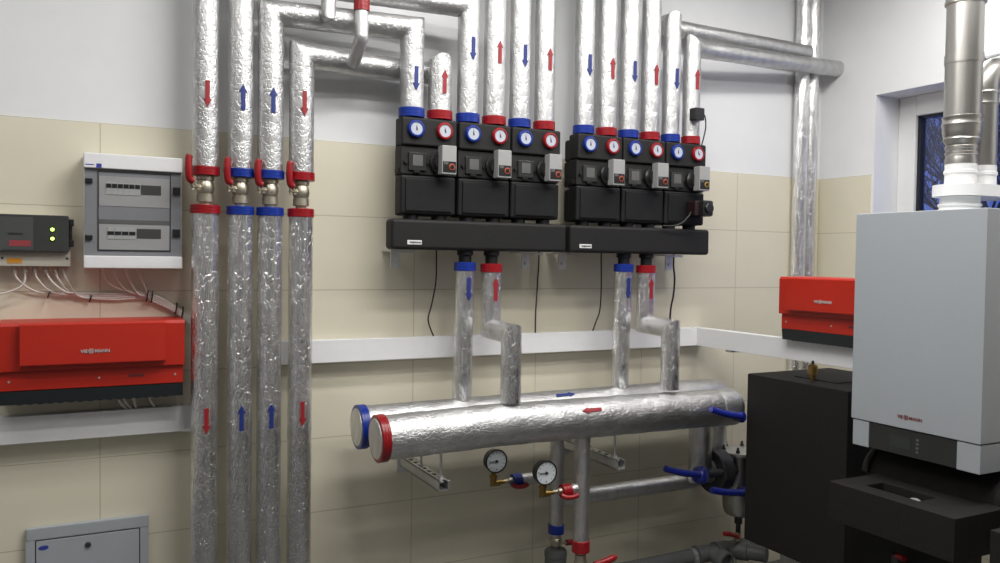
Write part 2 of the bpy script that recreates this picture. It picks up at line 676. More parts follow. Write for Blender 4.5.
# ------------------------------------------------------------------ foil-wrapped pipes
SEED = [0]


def foil_pipe(name, label, group, pts, rad, mat='foil', rings=(), arrows=(), amp=0.0012, cat='pipe', n=30):
    SEED[0] += 3.7
    t = thing(name, label, cat, pts[0], group)
    obj('foil_wrap', sweep(nb(), pts, rad, n, 0.018, amp, 28, SEED[0]), mat, t, angle=50)
    for c, ax, colr, L in rings:
        ring_part(t, c, ax, rad, colr, L)
    for p, ax, nrm, colr in arrows:
        o = obj('flow_arrow', arrow(nb(), p, ax, nrm, rad), colr + '_ink', t)
        o['label'] = colr + ' arrow film'
    return t


def ring_part(t, c, ax, rad, colr, L):
    R = rad + 0.0045
    prof = [(R - 0.004, 0), (R, 0.002), (R, L * 0.32), (R - 0.0012, L * 0.34), (R, L * 0.36), (R, L * 0.64),
            (R - 0.0012, L * 0.66), (R, L * 0.68), (R, L - 0.002), (R - 0.004, L)]
    o = obj('end_ring', lathe(nb(), prof, c, ax, 32), colr + '_tape', t)
    o['label'] = colr + ' tape ring round the pipe end'
    return o


UP, DN, FRONT = (0, 0, 1), (0, 0, -1), (0, -1, 0)
YL = -0.15                                   # axis of the four pipes on the left
YP = -0.215                                  # axis of the pipes over the pumps
LX = [0.337, 0.459, 0.566, 0.681]
LR = [0.0475, 0.045, 0.0455, 0.045]
PCX = [1.158, 1.4015, 1.641, 1.961, 2.2005, 2.440]      # pump centres
PX = [x for c in PCX for x in (c - 0.060, c + 0.060)]    # the twelve pipes over them
PTOP = 2.182
PR = 0.0515
ZV = 1.952                                   # top of the upper tape rings
cname = ['red', 'blue', 'blue', 'red']
H3, H4 = 2.534, 2.394
paths = [
    [(LX[0], YL, 1.92), (LX[0], YL, 2.92), (PX[3], YP, 2.92), (PX[3], YP, PTOP + 0.004)],
    [(LX[1], YL, 1.92), (LX[1], YL, 2.655), (PX[2], YP, 2.655), (PX[2], YP, PTOP + 0.004)],
    [(LX[2], YL, 1.92), (LX[2], YL, H3), (PX[0], YP, H3), (PX[0], YP, PTOP + 0.004)],
    [(LX[3], YL, 1.92), (LX[3], YL, H4), (LX[3] + 0.28, YL + 0.04, H4), (PX[1], YL + 0.045, H4),
     (PX[1], YP, H4 + 0.004), (PX[1], YP, PTOP + 0.004)],
]
desc = [
    'foil-wrapped red-flow pipe rising from the leftmost valve out of the picture top',
    'foil-wrapped blue-flow pipe rising from the second valve from the left out of the picture top',
    'foil-wrapped pipe from the third valve, upper of two bending right to the first pump',
    'foil-wrapped pipe from the fourth valve, lower of two bending right to the first pump',
]
dest = [3, 2, 0, 1]
RAD = [0.0455, 0.0445, 0.047, 0.0465]
AR_T = 2.425


def pump_arrow_z(i):
    return 2.332 if i < 2 else 2.479


for k in range(4):
    c = cname[k]
    p1, pe = paths[k][0], paths[k][-1]
    up = k in (1, 2)
    foil_pipe('insulated_pipe', desc[k], 'foil-wrapped pipes above the four valves', paths[k], RAD[k],
              rings=[(Vector(p1) - Vector((0, 0, 0.001)), UP, c, 0.033), (Vector((PX[dest[k]], YP, PTOP + 0.003)), UP, c, 0.038)],
              arrows=[((LX[k], YL, 2.205), UP if up else DN, FRONT, c),
                      ((PX[dest[k]], YP, pump_arrow_z(dest[k])), DN if up else UP, FRONT, c)])
    foil_pipe('insulated_pipe', ['leftmost foil-wrapped pipe running down to the floor below its red ring',
                                 'second foil-wrapped pipe from the left, down to the floor from a blue ring',
                                 'third foil-wrapped pipe from the left, down to the floor from a blue ring',
                                 'rightmost of the four foil-wrapped pipes going down to the floor, red ring on top'][k],
              'foil-wrapped pipes below the four valves', [(LX[k], YL, 0.0), (LX[k], YL, 1.81)], LR[k], 'foil_low',
              rings=[(Vector((LX[k], YL, 1.782)), UP, c, 0.033)],
              arrows=[((LX[k], YL, 1.042), UP if up else DN, FRONT, c)])

ordn = ['first', 'second', 'third', 'fourth', 'fifth', 'sixth', 'seventh', 'eighth', 'ninth', 'tenth', 'eleventh', 'twelfth']
for i in range(4, 10):
    c = 'blue' if i % 2 == 0 else 'red'
    foil_pipe('insulated_pipe',
              'straight foil-wrapped pipe with %s ring, %s from the left over the pumps' % (c, ordn[i]),
              'foil-wrapped pipes above the pumps', [(PX[i], YP, PTOP + 0.004), (PX[i], YP, CEIL)], 0.0430,
              rings=[(Vector((PX[i], YP, PTOP + 0.003)), UP, c, 0.038)],
              arrows=[((PX[i], YP, 2.479), DN if c == 'blue' else UP, FRONT, c)])

# the two pipes on the right that turn away to the corner
foil_pipe('insulated_pipe', 'foil-wrapped pipe with blue ring over the last pump, bending back and right at its top',
          'foil-wrapped pipes above the pumps',
          [(PX[10], YP, PTOP + 0.004), (PX[10], YP, 2.745), (PX[10] + 0.03, -0.085, 2.760), (3.400, -0.080, 2.757)], 0.041,
          rings=[(Vector((PX[10], YP, PTOP + 0.003)), UP, 'blue', 0.038)],
          arrows=[((PX[10], YP, 2.474), DN, FRONT, 'blue')])
foil_pipe('insulated_pipe', 'foil-wrapped pipe with red ring under a black sensor, bending right into the right wall',
          'foil-wrapped pipes above the pumps',
          [(PX[11], YP, PTOP + 0.004), (PX[11], YP, 2.652), (PX[11] + 0.10, -0.185, 2.648), (XR + 0.005, -0.100, 2.692)], 0.041,
          rings=[(Vector((PX[11], YP, PTOP + 0.003)), UP, 'red', 0.038)],
          arrows=[((PX[11], YP, 2.484), UP, FRONT, 'red')])
foil_pipe('insulated_pipe', 'foil-wrapped upright pipe near the right corner, left and nearer one of the pair',
          'foil-wrapped uprights in the right corner', [(3.405, -0.042, 0.0), (3.405, -0.042, CEIL)], 0.039, 'foil_low')
foil_pipe('insulated_pipe', 'foil-wrapped upright pipe right in the corner, right-hand one of the pair',
          'foil-wrapped uprights in the right corner', [(3.482, -0.040, 0.0), (3.482, -0.040, CEIL)], 0.036, 'foil_low')

# two short vent pipes at the top of the picture
foil_pipe('vent_pipe', 'short foil-wrapped stub standing on the upper bent pipe at the picture top, left one',
          'short foil vent stubs', [(0.755, -0.175, H3 + 0.005), (0.755, -0.245, H3 + 0.005), (0.755, -0.245, 2.98)], 0.028, 'foil_grey')
foil_pipe('vent_pipe', 'short foil-wrapped stub with red ring bent off the lower horizontal pipe',
          'short foil vent stubs', [(0.868, -0.185, 2.372), (0.874, -0.270, 2.455), (0.874, -0.270, 2.98)], 0.0255, 'foil_grey',
          rings=[(Vector((0.874, -0.270, 2.553)), UP, 'red', 0.045)])


# ------------------------------------------------------------------ ball valves between them
def ball_valve(x, y, z0, z1, label, bend):
    t = thing('ball_valve', label, 'valve', (x, y, z0), 'ball valves in the left pipes')
    h = z1 - z0
    prof = [(0.020, -0.02), (0.020, 0.012), (0.030, 0.014), (0.030, 0.040), (0.026, 0.042), (0.030, 0.050), (0.032, 0.064),
            (0.030, 0.078), (0.026, 0.086), (0.026, 0.090), (0.031, 0.092), (0.031, h - 0.004), (0.022, h - 0.002), (0.022, h + 0.02)]
    obj('valve_body', lathe(nb(), prof, (x, y, z0), UP, 24), 'nickel', t)
    s = Vector((-0.80, -0.60, 0))
    zc = z0 + 0.064
    c = Vector((x, y, zc))
    obj('valve_stem', cyl(cyl(nb(), c + s * 0.028, c + s * 0.052, 0.013, n=6), c + s * 0.05, c + s * 0.062, 0.007, n=12), 'nickel', t)
    a = c + s * 0.058
    q1 = a + Vector((-0.008, -0.004, 0.034)) + s * bend
    q2 = q1 + Vector((-0.010, -0.004, 0.035))
    lev = sweep(nb(), curve_pts([a - Vector((0, 0, 0.012)), a, q1, q2], 5), 0.0055, 8)
    o = obj('lever_arm', lev, 'nickel', t)
    b0 = q1 + Vector((0.005, 0, -0.006))
    b1 = b0 + Vector((-0.003, -0.004, 0.070))
    cp = curve_pts([b0 + Vector((0.012, 0.004, -0.008)), b0, b0.lerp(b1, 0.5) + Vector((-0.003, -0.003, 0)), b1, b1 + Vector((0.003, 0.001, 0.010))], 5)
    lb = sweep(nb(), cp, 0.0125, 12)
    o = obj('lever_grip', lb, 'red_lever', t)
    o['label'] = 'red lever grip'
    return t


vl = ['ball valve with red lever in the leftmost of the four left pipes', 'ball valve with red lever in the second left pipe, between blue rings',
      'ball valve with red lever in the third left pipe, between blue rings', 'ball valve with red lever in the rightmost of the four left pipes']
for k in range(4):
    ball_valve(LX[k], YL, 1.812, 1.92, vl[k], 0.012 if k == 0 else 0.0)

# ------------------------------------------------------------------ pump groups
PB, PF = 1.805, -0.258


def pump_group(cx, label, group, ringmat):
    t = thing('pump_group', label, 'pump unit', (cx, -0.2, PB), group)
    W = 0.1165
    # three stacked foam shells, the middle one set back a little
    u = box(nb(), cx - W, cx + W, PF - 0.006, -0.185, 2.072, PTOP, 0.009, 3)
    box(u, cx - W + 0.03, cx + W - 0.03, -0.19, -0.10, 2.072, PTOP - 0.012, 0.01)
    obj('upper_shell', u, 'epp', t)
    mid = box(nb(), cx - W, cx + W, PF + 0.006, -0.185, 1.960, 2.071, 0.006, 2)
    box(mid, cx - W + 0.03, cx + W - 0.03, -0.19, -0.10, 1.960, 2.071, 0.006)
    for s in (-1, 1):
        box(mid, cx + s * W - 0.006, cx + s * W + 0.003, -0.235, -0.20, 1.965, 1.985, 0.002)
    obj('middle_shell', mid, 'epp', t)
    lo = box(nb(), cx - W, cx + W, PF + 0.002, -0.185, PB, 1.958, 0.010, 3)
    box(lo, cx - W + 0.018, cx + W - 0.018, PF - 0.004, PF + 0.01, PB + 0.012, 1.945, 0.005)
    box(lo, cx - W + 0.03, cx + W - 0.03, -0.19, -0.10, PB, 1.95, 0.01)
    obj('lower_shell', lo, 'epp_dark', t)
    for s, c in ((-1, 'blue'), (1, 'red')):
        gx = cx + s * 0.0600 - 0.001
        gz = 2.136
        y = PF - 0.006
        o = obj('thermometer', lathe(nb(), [(0.030, 0.0), (0.0335, 0.002), (0.0345, 0.008), (0.034, 0.014), (0.031, 0.018), (0.0255, 0.0185),
                                            (0.0245, 0.013), (0.0, 0.013)], (gx, y + 0.001, gz), FRONT, 32), c + '_tape', t)
        o['label'] = c + ' rimmed thermometer dial'
        obj('dial_face', lathe(nb(), [(0.0, 0.0), (0.0242, 0.0), (0.0242, 0.0015), (0, 0.0015)], (gx, y - 0.0125, gz), FRONT, 28), 'dial', o)
        a = random.uniform(-0.35, 0.2)
        d = Vector((math.sin(a), 0, math.cos(a)))
        e = Vector((d.z, 0, -d.x))
        nd = nb()
        cpt = Vector((gx, y - 0.0148, gz))
        vs = [nd.verts.new(cpt + v) for v in (d * 0.017, e * 0.0035 - d * 0.004, -d * 0.010, -e * 0.0035 - d * 0.004)]
        vs2 = [nd.verts.new(v.co + Vector((0, 0.0008, 0))) for v in vs]
        nd.faces.new(vs)
        nd.faces.new(vs2)
        for i in range(4):
            nd.faces.new((vs[i], vs[(i + 1) % 4], vs2[(i + 1) % 4], vs2[i]))
        obj('needle', nd, 'dark_ink', o, smooth=False)
    w = box(nb(), cx - 0.086, cx - 0.012, PF - 0.003, PF + 0.012, 1.976, 2.046, 0.003)
    wo = obj('inspection_window', w, 'dark_glass', t)
    obj('window_plate', bx(cx - 0.070, cx - 0.028, PF - 0.0042, PF, 1.994, 2.036, bev=0.001), 'grey_plate', wo)
    for xa, xb, za, zb in ((-0.104, -0.092, 2.000, 2.012), (-0.010, -0.002, 2.000, 2.012), (-0.066, -0.038, 1.966, 1.976)):
        obj('window_latch', bx(cx + xa, cx + xb, PF - 0.004, PF + 0.012, za, zb, bev=0.002), 'epp_dark', t)
    pm = lathe(nb(), [(0.040, 0), (0.046, 0.004), (0.046, 0.018), (0.038, 0.026), (0.034, 0.040)], (cx + 0.048, PF + 0.010, 2.012), FRONT, 28)
    obj('pump_motor', pm, 'black', t)
    hd = obj('pump_head', bx(cx + 0.027, cx + 0.089, PF - 0.066, PF - 0.022, 1.962, 2.074, bev=0.004), 'grey_head', t)
    hd['label'] = 'light grey control head'
    hz = PF - 0.066
    pan = obj('control_panel', bx(cx + 0.0305, cx + 0.0855, hz - 0.0015, hz + 0.003, 1.969, 2.012, bev=0.001), 'black', hd)
    kx, kz = cx + 0.068, 1.991
    kn = obj('dial_ring', lathe(nb(), [(0.0085, 0), (0.0085, 0.003), (0.0128, 0.003), (0.0128, 0), (0.0085, 0)], (kx, hz - 0.001, kz), FRONT, 24, cap=False), ringmat, hd)
    obj('dial_knob', lathe(nb(), [(0.008, 0), (0.008, 0.006), (0.006, 0.008), (0, 0.008)], (kx, hz - 0.001, kz), FRONT, 20), 'black', hd)
    obj('name_label', bx(cx + 0.0335, cx + 0.052, hz - 0.0022, hz, 2.000, 2.010), 'grey_plate', hd)
    for s in (-1, 1):
        obj('spigot', cyl(nb(), (cx + s * 0.06, -0.215, 1.772), (cx + s * 0.06, -0.215, PB + 0.01), 0.030, n=20), 'epp_dark', t)
    return t


GA, GB = 'black pump units on the left collector', 'black pump units on the right collector'
p0 = pump_group(PCX[0], 'black pump unit at the left end of the left bank of three', GA, 'orange')
dup(p0, (PCX[1], -0.2, PB), 'black pump unit in the middle of the left bank of three')
dup(p0, (PCX[2], -0.2, PB), 'black pump unit at the right end of the left bank of three')
for i, w in ((3, 'at the left end'), (4, 'in the middle')):
    o = dup(p0, (PCX[i], -0.2, PB), 'black pump unit %s of the right bank of three' % w)
    o['group'] = GB
pump_group(PCX[5], 'black pump unit at the far right, yellow ring on its grey head', GB, 'yellow_ring')

# the two long black collectors under the pumps
for x0, x1, bxm, w, necks in ((1.004, 1.796, (1.068, 1.128), 'left', (1.338, 1.459)), (1.814, 2.590, (1.860, 1.922), 'right', (2.129, 2.255))):
    t = thing('collector', 'long black foam-covered collector beam under the %s three pumps' % w, 'collector', ((x0 + x1) / 2, -0.18, 1.665), 'black collector beams')
    bs = bx(x0, x1, -0.262, -0.185, 1.667, 1.786, bev=0.014, seg=3)
    box(bs, x0 + 0.05, x1 - 0.03, -0.195, -0.10, 1.672, 1.780, 0.006)
    obj('beam_shell', bs, 'epp', t)
    bd = obj('badge', bx(bxm[0], bxm[1], -0.2645, -0.255, 1.687, 1.704, bev=0.0008), 'label_white', t)
    bd['label'] = 'small white badge'
    obj('lettering', maker_mark(0.0085, ((bxm[0] + bxm[1]) / 2, -0.2646, 1.6925), (1, 0, 0), (0, 0, 1), 0.0003), 'dark_ink', bd)
    for nx in necks:
        obj('outlet_neck', lathe(nb(), [(0.033, 0), (0.033, 0.022), (0.026, 0.026), (0.026, 0.062)], (nx, YP, 1.672), DN, 24), 'epp_dark', t)

# their wall brackets
for x, w in ((1.075, 'under the left end of the left black collector'), (1.680, 'under the right end of the left black collector'),
             (1.868, 'under the left end of the right black collector'), (2.470, 'under the right end of the right black collector')):
    t = thing('wall_bracket', 'small zinc wall bracket ' + w, 'bracket', (x, 0, 1.6), 'zinc collector brackets')
    b = prism(nb(), [(-0.112, 1.592), (-0.106, 1.592), (-0.106, 1.660), (0.0, 1.660), (0.0, 1.6665), (-0.112, 1.6665)], x - 0.020, x + 0.020, 'yz')
    obj('bracket_plate', b, 'zinc', t, smooth=False)
    obj('cross_strip', bx(x + 0.020, x + 0.085, -0.113, -0.107, 1.655, 1.6645, bev=0.001), 'zinc', t)
    obj('bolt', cyl(nb(), (x, -0.106, 1.618), (x, -0.119, 1.618), 0.008, n=6), 'zinc', t)

# ------------------------------------------------------------------ feed pipes down to the headers
def feed(xb, xr, w, yh, zrear, zfront):
    foil_pipe('insulated_pipe', 'foil-wrapped straight pipe with blue ring from the %s collector down to the rear header' % w,
              'foil-wrapped feed pipes under the collectors', [(xb, YP, 1.585), (xb, -0.20, zrear)], 0.0400, 'foil_low',
              rings=[(Vector((xb, YP, 1.584)), UP, 'blue', 0.036)],
              arrows=[((xb, YP, 1.512), DN, FRONT, 'blue')], amp=0.0014)
    foil_pipe('insulated_pipe', 'foil-wrapped pipe with red ring from the %s collector, stepping forward to the front header' % w,
              'foil-wrapped feed pipes under the collectors',
              [(xr, YP, 1.580), (xr, YP, 1.343), (xr, yh, 1.338), (xr, yh, zfront)], 0.0415, 'foil_low',
              rings=[(Vector((xr, YP, 1.579)), UP, 'red', 0.036)],
              arrows=[((xr, YP, 1.508), UP, FRONT, 'red')], amp=0.0014)


YH = -0.40
feed(1.338, 1.459, 'left', YH, 1.035, 1.065)
feed(2.129, 2.255, 'right', YH, 1.045, 1.07)


def header(label, pts, r, colr, arr):
    t = thing('header_pipe', label, 'header pipe', pts[0], 'thick foil-wrapped headers')
    obj('foil_wrap', sweep(nb(), pts, r, 44, 0.022, 0.0022, 18, 11 + len(label)), 'foil_h', t, angle=60)
    d = (Vector(pts[1]) - Vector(pts[0])).normalized()
    ring_part(t, Vector(pts[0]) - d * 0.004, d, r, colr, 0.035)
    o = obj('end_disc', lathe(nb(), [(0, 0), (r - 0.010, 0.0), (r - 0.006, 0.006)], Vector(pts[0]) - d * 0.0065, d, 40, cap=False), 'foil_grey', t)
    p, ax, nrm, c = arr
    o = obj('flow_arrow', arrow(nb(), p, ax, nrm, r), c + '_ink', t)
    o['label'] = c + ' arrow film'
    return t


header('thick foil-wrapped header pipe at the front, red ring round its left end',
       [(0.905, YH, 0.969), (1.40, YH, 0.980), (2.1, YH, 0.974), (2.53, YH, 0.969), (2.62, YH, 0.966)], 0.0835, 'red',
       ((1.800, YH, 0.9765), (-1, 0, -0.01), (0, -0.84, 0.54), 'red'))
header('thick foil-wrapped header pipe at the back, blue ring round its left end',
       [(0.895, -0.20, 0.975), (2.64, -0.20, 0.985), (2.71, -0.20, 0.975)], 0.0815, 'blue',
       ((1.813, -0.20, 0.980), (1, 0, 0.01), (0, -0.55, 0.83), 'blue'))

for o_ in [o for o in COL.objects if o.name == 'header_pipe']:
    sl_ = lathe(nb(), [(0.080, 0), (0.0850, 0.002), (0.0860, 0.02), (0.0850, 0.08), (0.0840, 0.10)], (2.512, YH, 0.969), (1, 0, -0.02), 40)
    obj('foil_sleeve', sl_, 'foil_grey', o_)

# strut brackets carrying them
for x, w, L in ((1.162, 'left', 0.43), (1.968, 'right', 0.45)):
    t = thing('strut_bracket', 'perforated zinc strut on the wall under the %s half of the headers' % w, 'bracket', (x, 0, 0.77), 'perforated struts under the headers')
    z1, z0 = 0.795, 0.754
    b = nb()
    prof = [(x - 0.0205, z0), (x + 0.0205, z0), (x + 0.0205, z1), (x - 0.0205, z1)]
    # a C channel with slots along its top
    box(b, x - 0.0205, x - 0.0175, -L, 0, z0, z1)
    box(b, x + 0.0175, x + 0.0205, -L, 0, z0, z1)
    box(b, x - 0.0205, x + 0.0205, -L, 0, z0, z0 + 0.003)
    k = 0
    y = 0.0
    while y > -L + 0.02:
        box(b, x - 0.0205, x + 0.0205, y - 0.022, y, z1 - 0.003, z1)
        box(b, x - 0.0205, x - 0.008, y - 0.05, y - 0.022, z1 - 0.003, z1)
        box(b, x + 0.008, x + 0.0205, y - 0.05, y - 0.022, z1 - 0.003, z1)
        y -= 0.05
    obj('channel', b, 'zinc', t, smooth=False)
    obj('wall_plate', bx(x - 0.03, x + 0.03, -0.008, 0.0, z0 - 0.03, z1 + 0.03, bev=0.002), 'zinc', t)
    for yy in (-0.20, -0.40):
        obj('threaded_rod', cyl(nb(), (x, yy, z1 - 0.02), (x, yy, 0.905), 0.005, n=10), 'zinc', t)
        obj('nut', cyl(nb(), (x, yy, z1), (x, yy, z1 + 0.008), 0.010, n=6), 'zinc', t)

# ------------------------------------------------------------------ small fittings under the headers
def gauge_branch(xc, yc, zc, gx, gz, colr, w, zbot):
    """Pressure gauge on a brass elbow, screwed to a short tapped stub of the drop pipe."""
    s = foil_pipe('branch_stub', 'short foil-wrapped stub with %s ring carrying the %s pressure gauge' % (colr, w), 'gauge stubs',
                  [(xc - 0.03, yc, zc), (gx + 0.100, yc, zc - 0.002)], 0.024, 'foil', amp=0.001)
    ring_part(s, Vector((gx + 0.088, yc, zc - 0.002)), (1, 0, 0), 0.024, colr, 0.045)
    v = thing('gauge_valve', 'small ball valve with red lever behind the %s gauge' % w, 'valve', (gx + 0.09, yc, zc), 'gauge valves')
    obj('valve_body', lathe(nb(), [(0.009, 0), (0.009, 0.02), (0.014, 0.022), (0.014, 0.036), (0.017, 0.045), (0.014, 0.056), (0.014, 0.07)],
                            (gx + 0.05, yc, zc), (1, 0, 0), 20), 'nickel', v)
    o = obj('lever_grip', sweep(nb(), curve_pts([(gx + 0.08, yc - 0.018, zc - 0.012), (gx + 0.095, yc - 0.030, zc - 0.020), (gx + 0.125, yc - 0.032, zc - 0.022),
                                                 (gx + 0.150, yc - 0.030, zc - 0.018)], 5), 0.010, 10), 'red_lever', v)
    o['label'] = 'red lever grip'
    g = thing('pressure_gauge', 'round black-rimmed pressure gauge on a brass elbow, %s one' % w, 'pressure gauge', (gx, yc, zc), 'pressure gauges')
    R = 0.0505
    yf = yc - 0.012
    obj('gauge_case', lathe(nb(), [(0, 0.0), (R - 0.008, 0.0), (R - 0.004, 0.004), (R - 0.003, 0.028), (R, 0.030), (R, 0.038), (R - 0.005, 0.040),
                                   (R - 0.006, 0.034), (0, 0.034)], (gx, yf + 0.022, gz), FRONT, 40), 'black', g)
    obj('dial_face', lathe(nb(), [(0, 0), (R - 0.006, 0), (R - 0.006, 0.002), (0, 0.002)], (gx, yf - 0.0125, gz), FRONT, 36), 'dial_grey', g)
    yn = yf - 0.0150
    tk = nb()
    for q in range(11):
        a = math.radians(225 - 27 * q)
        d = Vector((math.cos(a), 0, math.sin(a)))
        e = Vector((-d.z, 0, d.x))
        c = Vector((gx, yn, gz))
        v4 = [tk.verts.new(c + d * rr + e * s2 * 0.0009) for rr, s2 in ((0.032, -1), (0.040, -1), (0.040, 1), (0.032, 1))]
        tk.faces.new(v4)
    obj('scale_marks', tk, 'dark_ink', g, smooth=False)
    nd = nb()
    box(nd, gx - 0.034, gx + 0.011, yn - 0.0022, yn - 0.0008, gz - 0.0012, gz + 0.0012)
    lathe(nd, [(0.006, 0), (0.006, 0.003), (0, 0.003)], (gx, yn, gz), FRONT, 16)
    lathe(nd, [(0.0025, 0), (0.0025, 0.002), (0, 0.002)], (gx, yn, gz - 0.034), FRONT, 10)
    obj('needle', nd, 'dark_ink', g)
    st = lathe(nb(), [(0.0135, 0.0), (0.0135, 0.018), (0.0165, 0.019), (0.0165, 0.030), (0.011, 0.032), (0.011, gz - R - zc + 0.016)],
               (gx, yc, zc + 0.004), UP, 12)
    sweep(st, [(gx, yc, zc + 0.01), (gx, yc, zc - 0.002), (gx + 0.014, yc, zc - 0.002), (gx + 0.03, yc, zc - 0.002)], 0.0135, 16)
    cyl(st, (gx + 0.028, yc, zc - 0.002), (gx + 0.052, yc, zc - 0.002), 0.009, n=16)
    o = obj('brass_elbow', st, 'brass', g)
    o['label'] = 'brass elbow'


gauge_branch(1.800, -0.20, 0.690, 1.490, 0.787, 'blue', 'left', 0.42)
gauge_branch(1.803, -0.40, 0.682, 1.614, 0.772, 'red', 'right', 0.42)

t = foil_pipe('insulated_pipe', 'thin foil-wrapped drop pipe with blue ring behind the right gauge', 'foil-wrapped drop pipes under the headers',
              [(1.803, -0.20, 0.425), (1.803, -0.20, 0.91)], 0.031, 'foil', rings=[(Vector((1.803, -0.20, 0.430)), UP, 'blue', 0.042)])
t = foil_pipe('insulated_pipe', 'thin foil-wrapped drop pipe with red ring right of the gauges', 'foil-wrapped drop pipes under the headers',
              [(1.803, -0.40, 0.415), (1.803, -0.40, 0.92)], 0.0335, 'foil', rings=[(Vector((1.803, -0.40, 0.414)), UP, 'red', 0.050)])


def drain_valve(x, y, z0, z1, lever, label):
    t = thing('drain_valve', label, 'valve', (x, y, z0), 'valves below the drop pipes')
    h = z1 - z0
    obj('valve_body', lathe(nb(), [(0.018, 0), (0.018, h * 0.15), (0.024, h * 0.17), (0.024, h * 0.32), (0.028, h * 0.45), (0.028, h * 0.58),
                                   (0.023, h * 0.68), (0.023, h * 0.86), (0.019, h * 0.88), (0.019, h)], (x, y, z0), UP, 20), 'nickel', t)
    zc = z0 + h * 0.5
    y2 = y - 0.035
    obj('valve_stem', cyl(nb(), (x, y - 0.02, zc), (x, y - 0.045, zc), 0.009, n=10), 'nickel', t)
    obj('lever_arm', sweep(nb(), [(x, y2 - 0.006, zc)] + [(x + q * lever[0], y2 - 0.006, zc + q * lever[1]) for q in (0.5, 1.0)], 0.006, 8), 'nickel', t)
    pts = [(x + q * lever[0], y2 - 0.006, zc + q * lever[1] + (0.004 if q > 2 else 0)) for q in (0.8, 1.4, 2.0, 2.6, 2.9)]
    o = obj('lever_grip', sweep(nb(), pts, 0.013, 12, step=9, radii=[0.008, 0.013, 0.014, 0.015, 0.008]), 'red_lever', t)
    o['label'] = 'red lever grip'


drain_valve(1.803, -0.20, 0.372, 0.43, (0.035, -0.004), 'small valve with red lever under the blue-ringed drop pipe')
drain_valve(1.803, -0.40, 0.300, 0.42, (0.053, 0.006), 'ball valve with red lever pointing right under the red-ringed drop pipe')
t = thing('strainer', 'dark grey cylinder at the bottom of the blue-ringed drop pipe', 'strainer', (1.803, -0.2, 0.0), None)
obj('strainer_body', lathe(nb(), [(0.04, 0.0), (0.048, 0.004), (0.048, 0.33), (0.05, 0.332), (0.05, 0.352), (0.044, 0.360), (0.024, 0.364), (0.02, 0.376)], (1.803, -0.2, 0), UP, 28), 'pvc', t)
t = foil_pipe('lower_pipe', 'thin pipe below the red lever valve, down to the floor', None, [(1.803, -0.40, 0.0), (1.803, -0.40, 0.31)], 0.018, 'foil_grey', amp=0)

foil_pipe('insulated_pipe', 'grey foil-wrapped pipe running level along the wall under the right strut', None,
          [(1.84, -0.13, 0.557), (2.655, -0.13, 0.557)], 0.0385, 'foil_grey')
foil_pipe('insulated_pipe', 'foil-wrapped pipe dropping from the right end of the rear header to the blue flange',
          'foil-wrapped drops by the strainer', [(2.612, -0.20, 0.92), (2.612, -0.20, 0.620), (2.670, -0.20, 0.616)], 0.056, 'foil')
foil_pipe('insulated_pipe', 'dull foil-wrapped upright pipe behind the flange, close to the wall',
          'foil-wrapped drops by the strainer', [(2.80, -0.115, 1.00), (2.80, -0.115, 0.58)], 0.043, 'foil_grey')


# butterfly valves with blue hand levers
def hand_lever(t, hub, tip, r=0.011):
    hub, tip = Vector(hub), Vector(tip)
    d = tip - hub
    pts = curve_pts([hub, hub + d * 0.18 + Vector((0, -0.012, 0)), hub + d * 0.6 + Vector((0, -0.014, -0.004)), tip + Vector((0, -0.010, 0.0))], 5)
    n = len(pts)
    o = obj('lever', sweep(nb(), pts, r, 12, step=9, radii=[r * (1.25 - 0.15 * i / n) for i in range(n)]), 'blue_lever', t)
    o['label'] = 'blue hand lever'
    return o


t = thing('butterfly_valve', 'butterfly valve with blue lever in front of the right end of the front header', 'valve', (2.582, -0.49, 0.96), 'blue lever valves')
obj('valve_neck', cyl(nb(), (2.575, -0.46, 0.941), (2.575, -0.505, 0.941), 0.022, n=16), 'cast', t)
obj('hub', lathe(nb(), [(0.020, 0), (0.024, 0.004), (0.024, 0.02), (0.018, 0.026)], (2.575, -0.498, 0.941), FRONT, 20), 'blue_lever', t)
hand_lever(t, (2.575, -0.512, 0.940), (2.388, -0.512, 0.992), 0.0125)

t = thing('butterfly_valve', 'butterfly valve with blue lever on the flange left of the steel strainer', 'valve', (2.69, -0.2, 0.60), 'blue lever valves')
obj('valve_disc', lathe(nb(), [(0.06, 0), (0.104, 0.0), (0.108, 0.004), (0.108, 0.022), (0.104, 0.026), (0.06, 0.026)], (2.672, -0.20, 0.615), (1, 0, 0), 36), 'cast', t)
obj('hub', lathe(nb(), [(0.018, -0.036), (0.034, -0.028), (0.042, -0.010), (0.042, 0.010), (0.034, 0.028), (0.018, 0.036)], (2.525, -0.305, 0.635), (0.5, -1, 0.1), 24), 'blue_lever', t)
obj('valve_neck', cyl(nb(), (2.515, -0.298, 0.636), (2.70, -0.283, 0.625), 0.020, n=16), 'cast', t)
hand_lever(t, (2.505, -0.320, 0.642), (2.300, -0.315, 0.694), 0.0135)

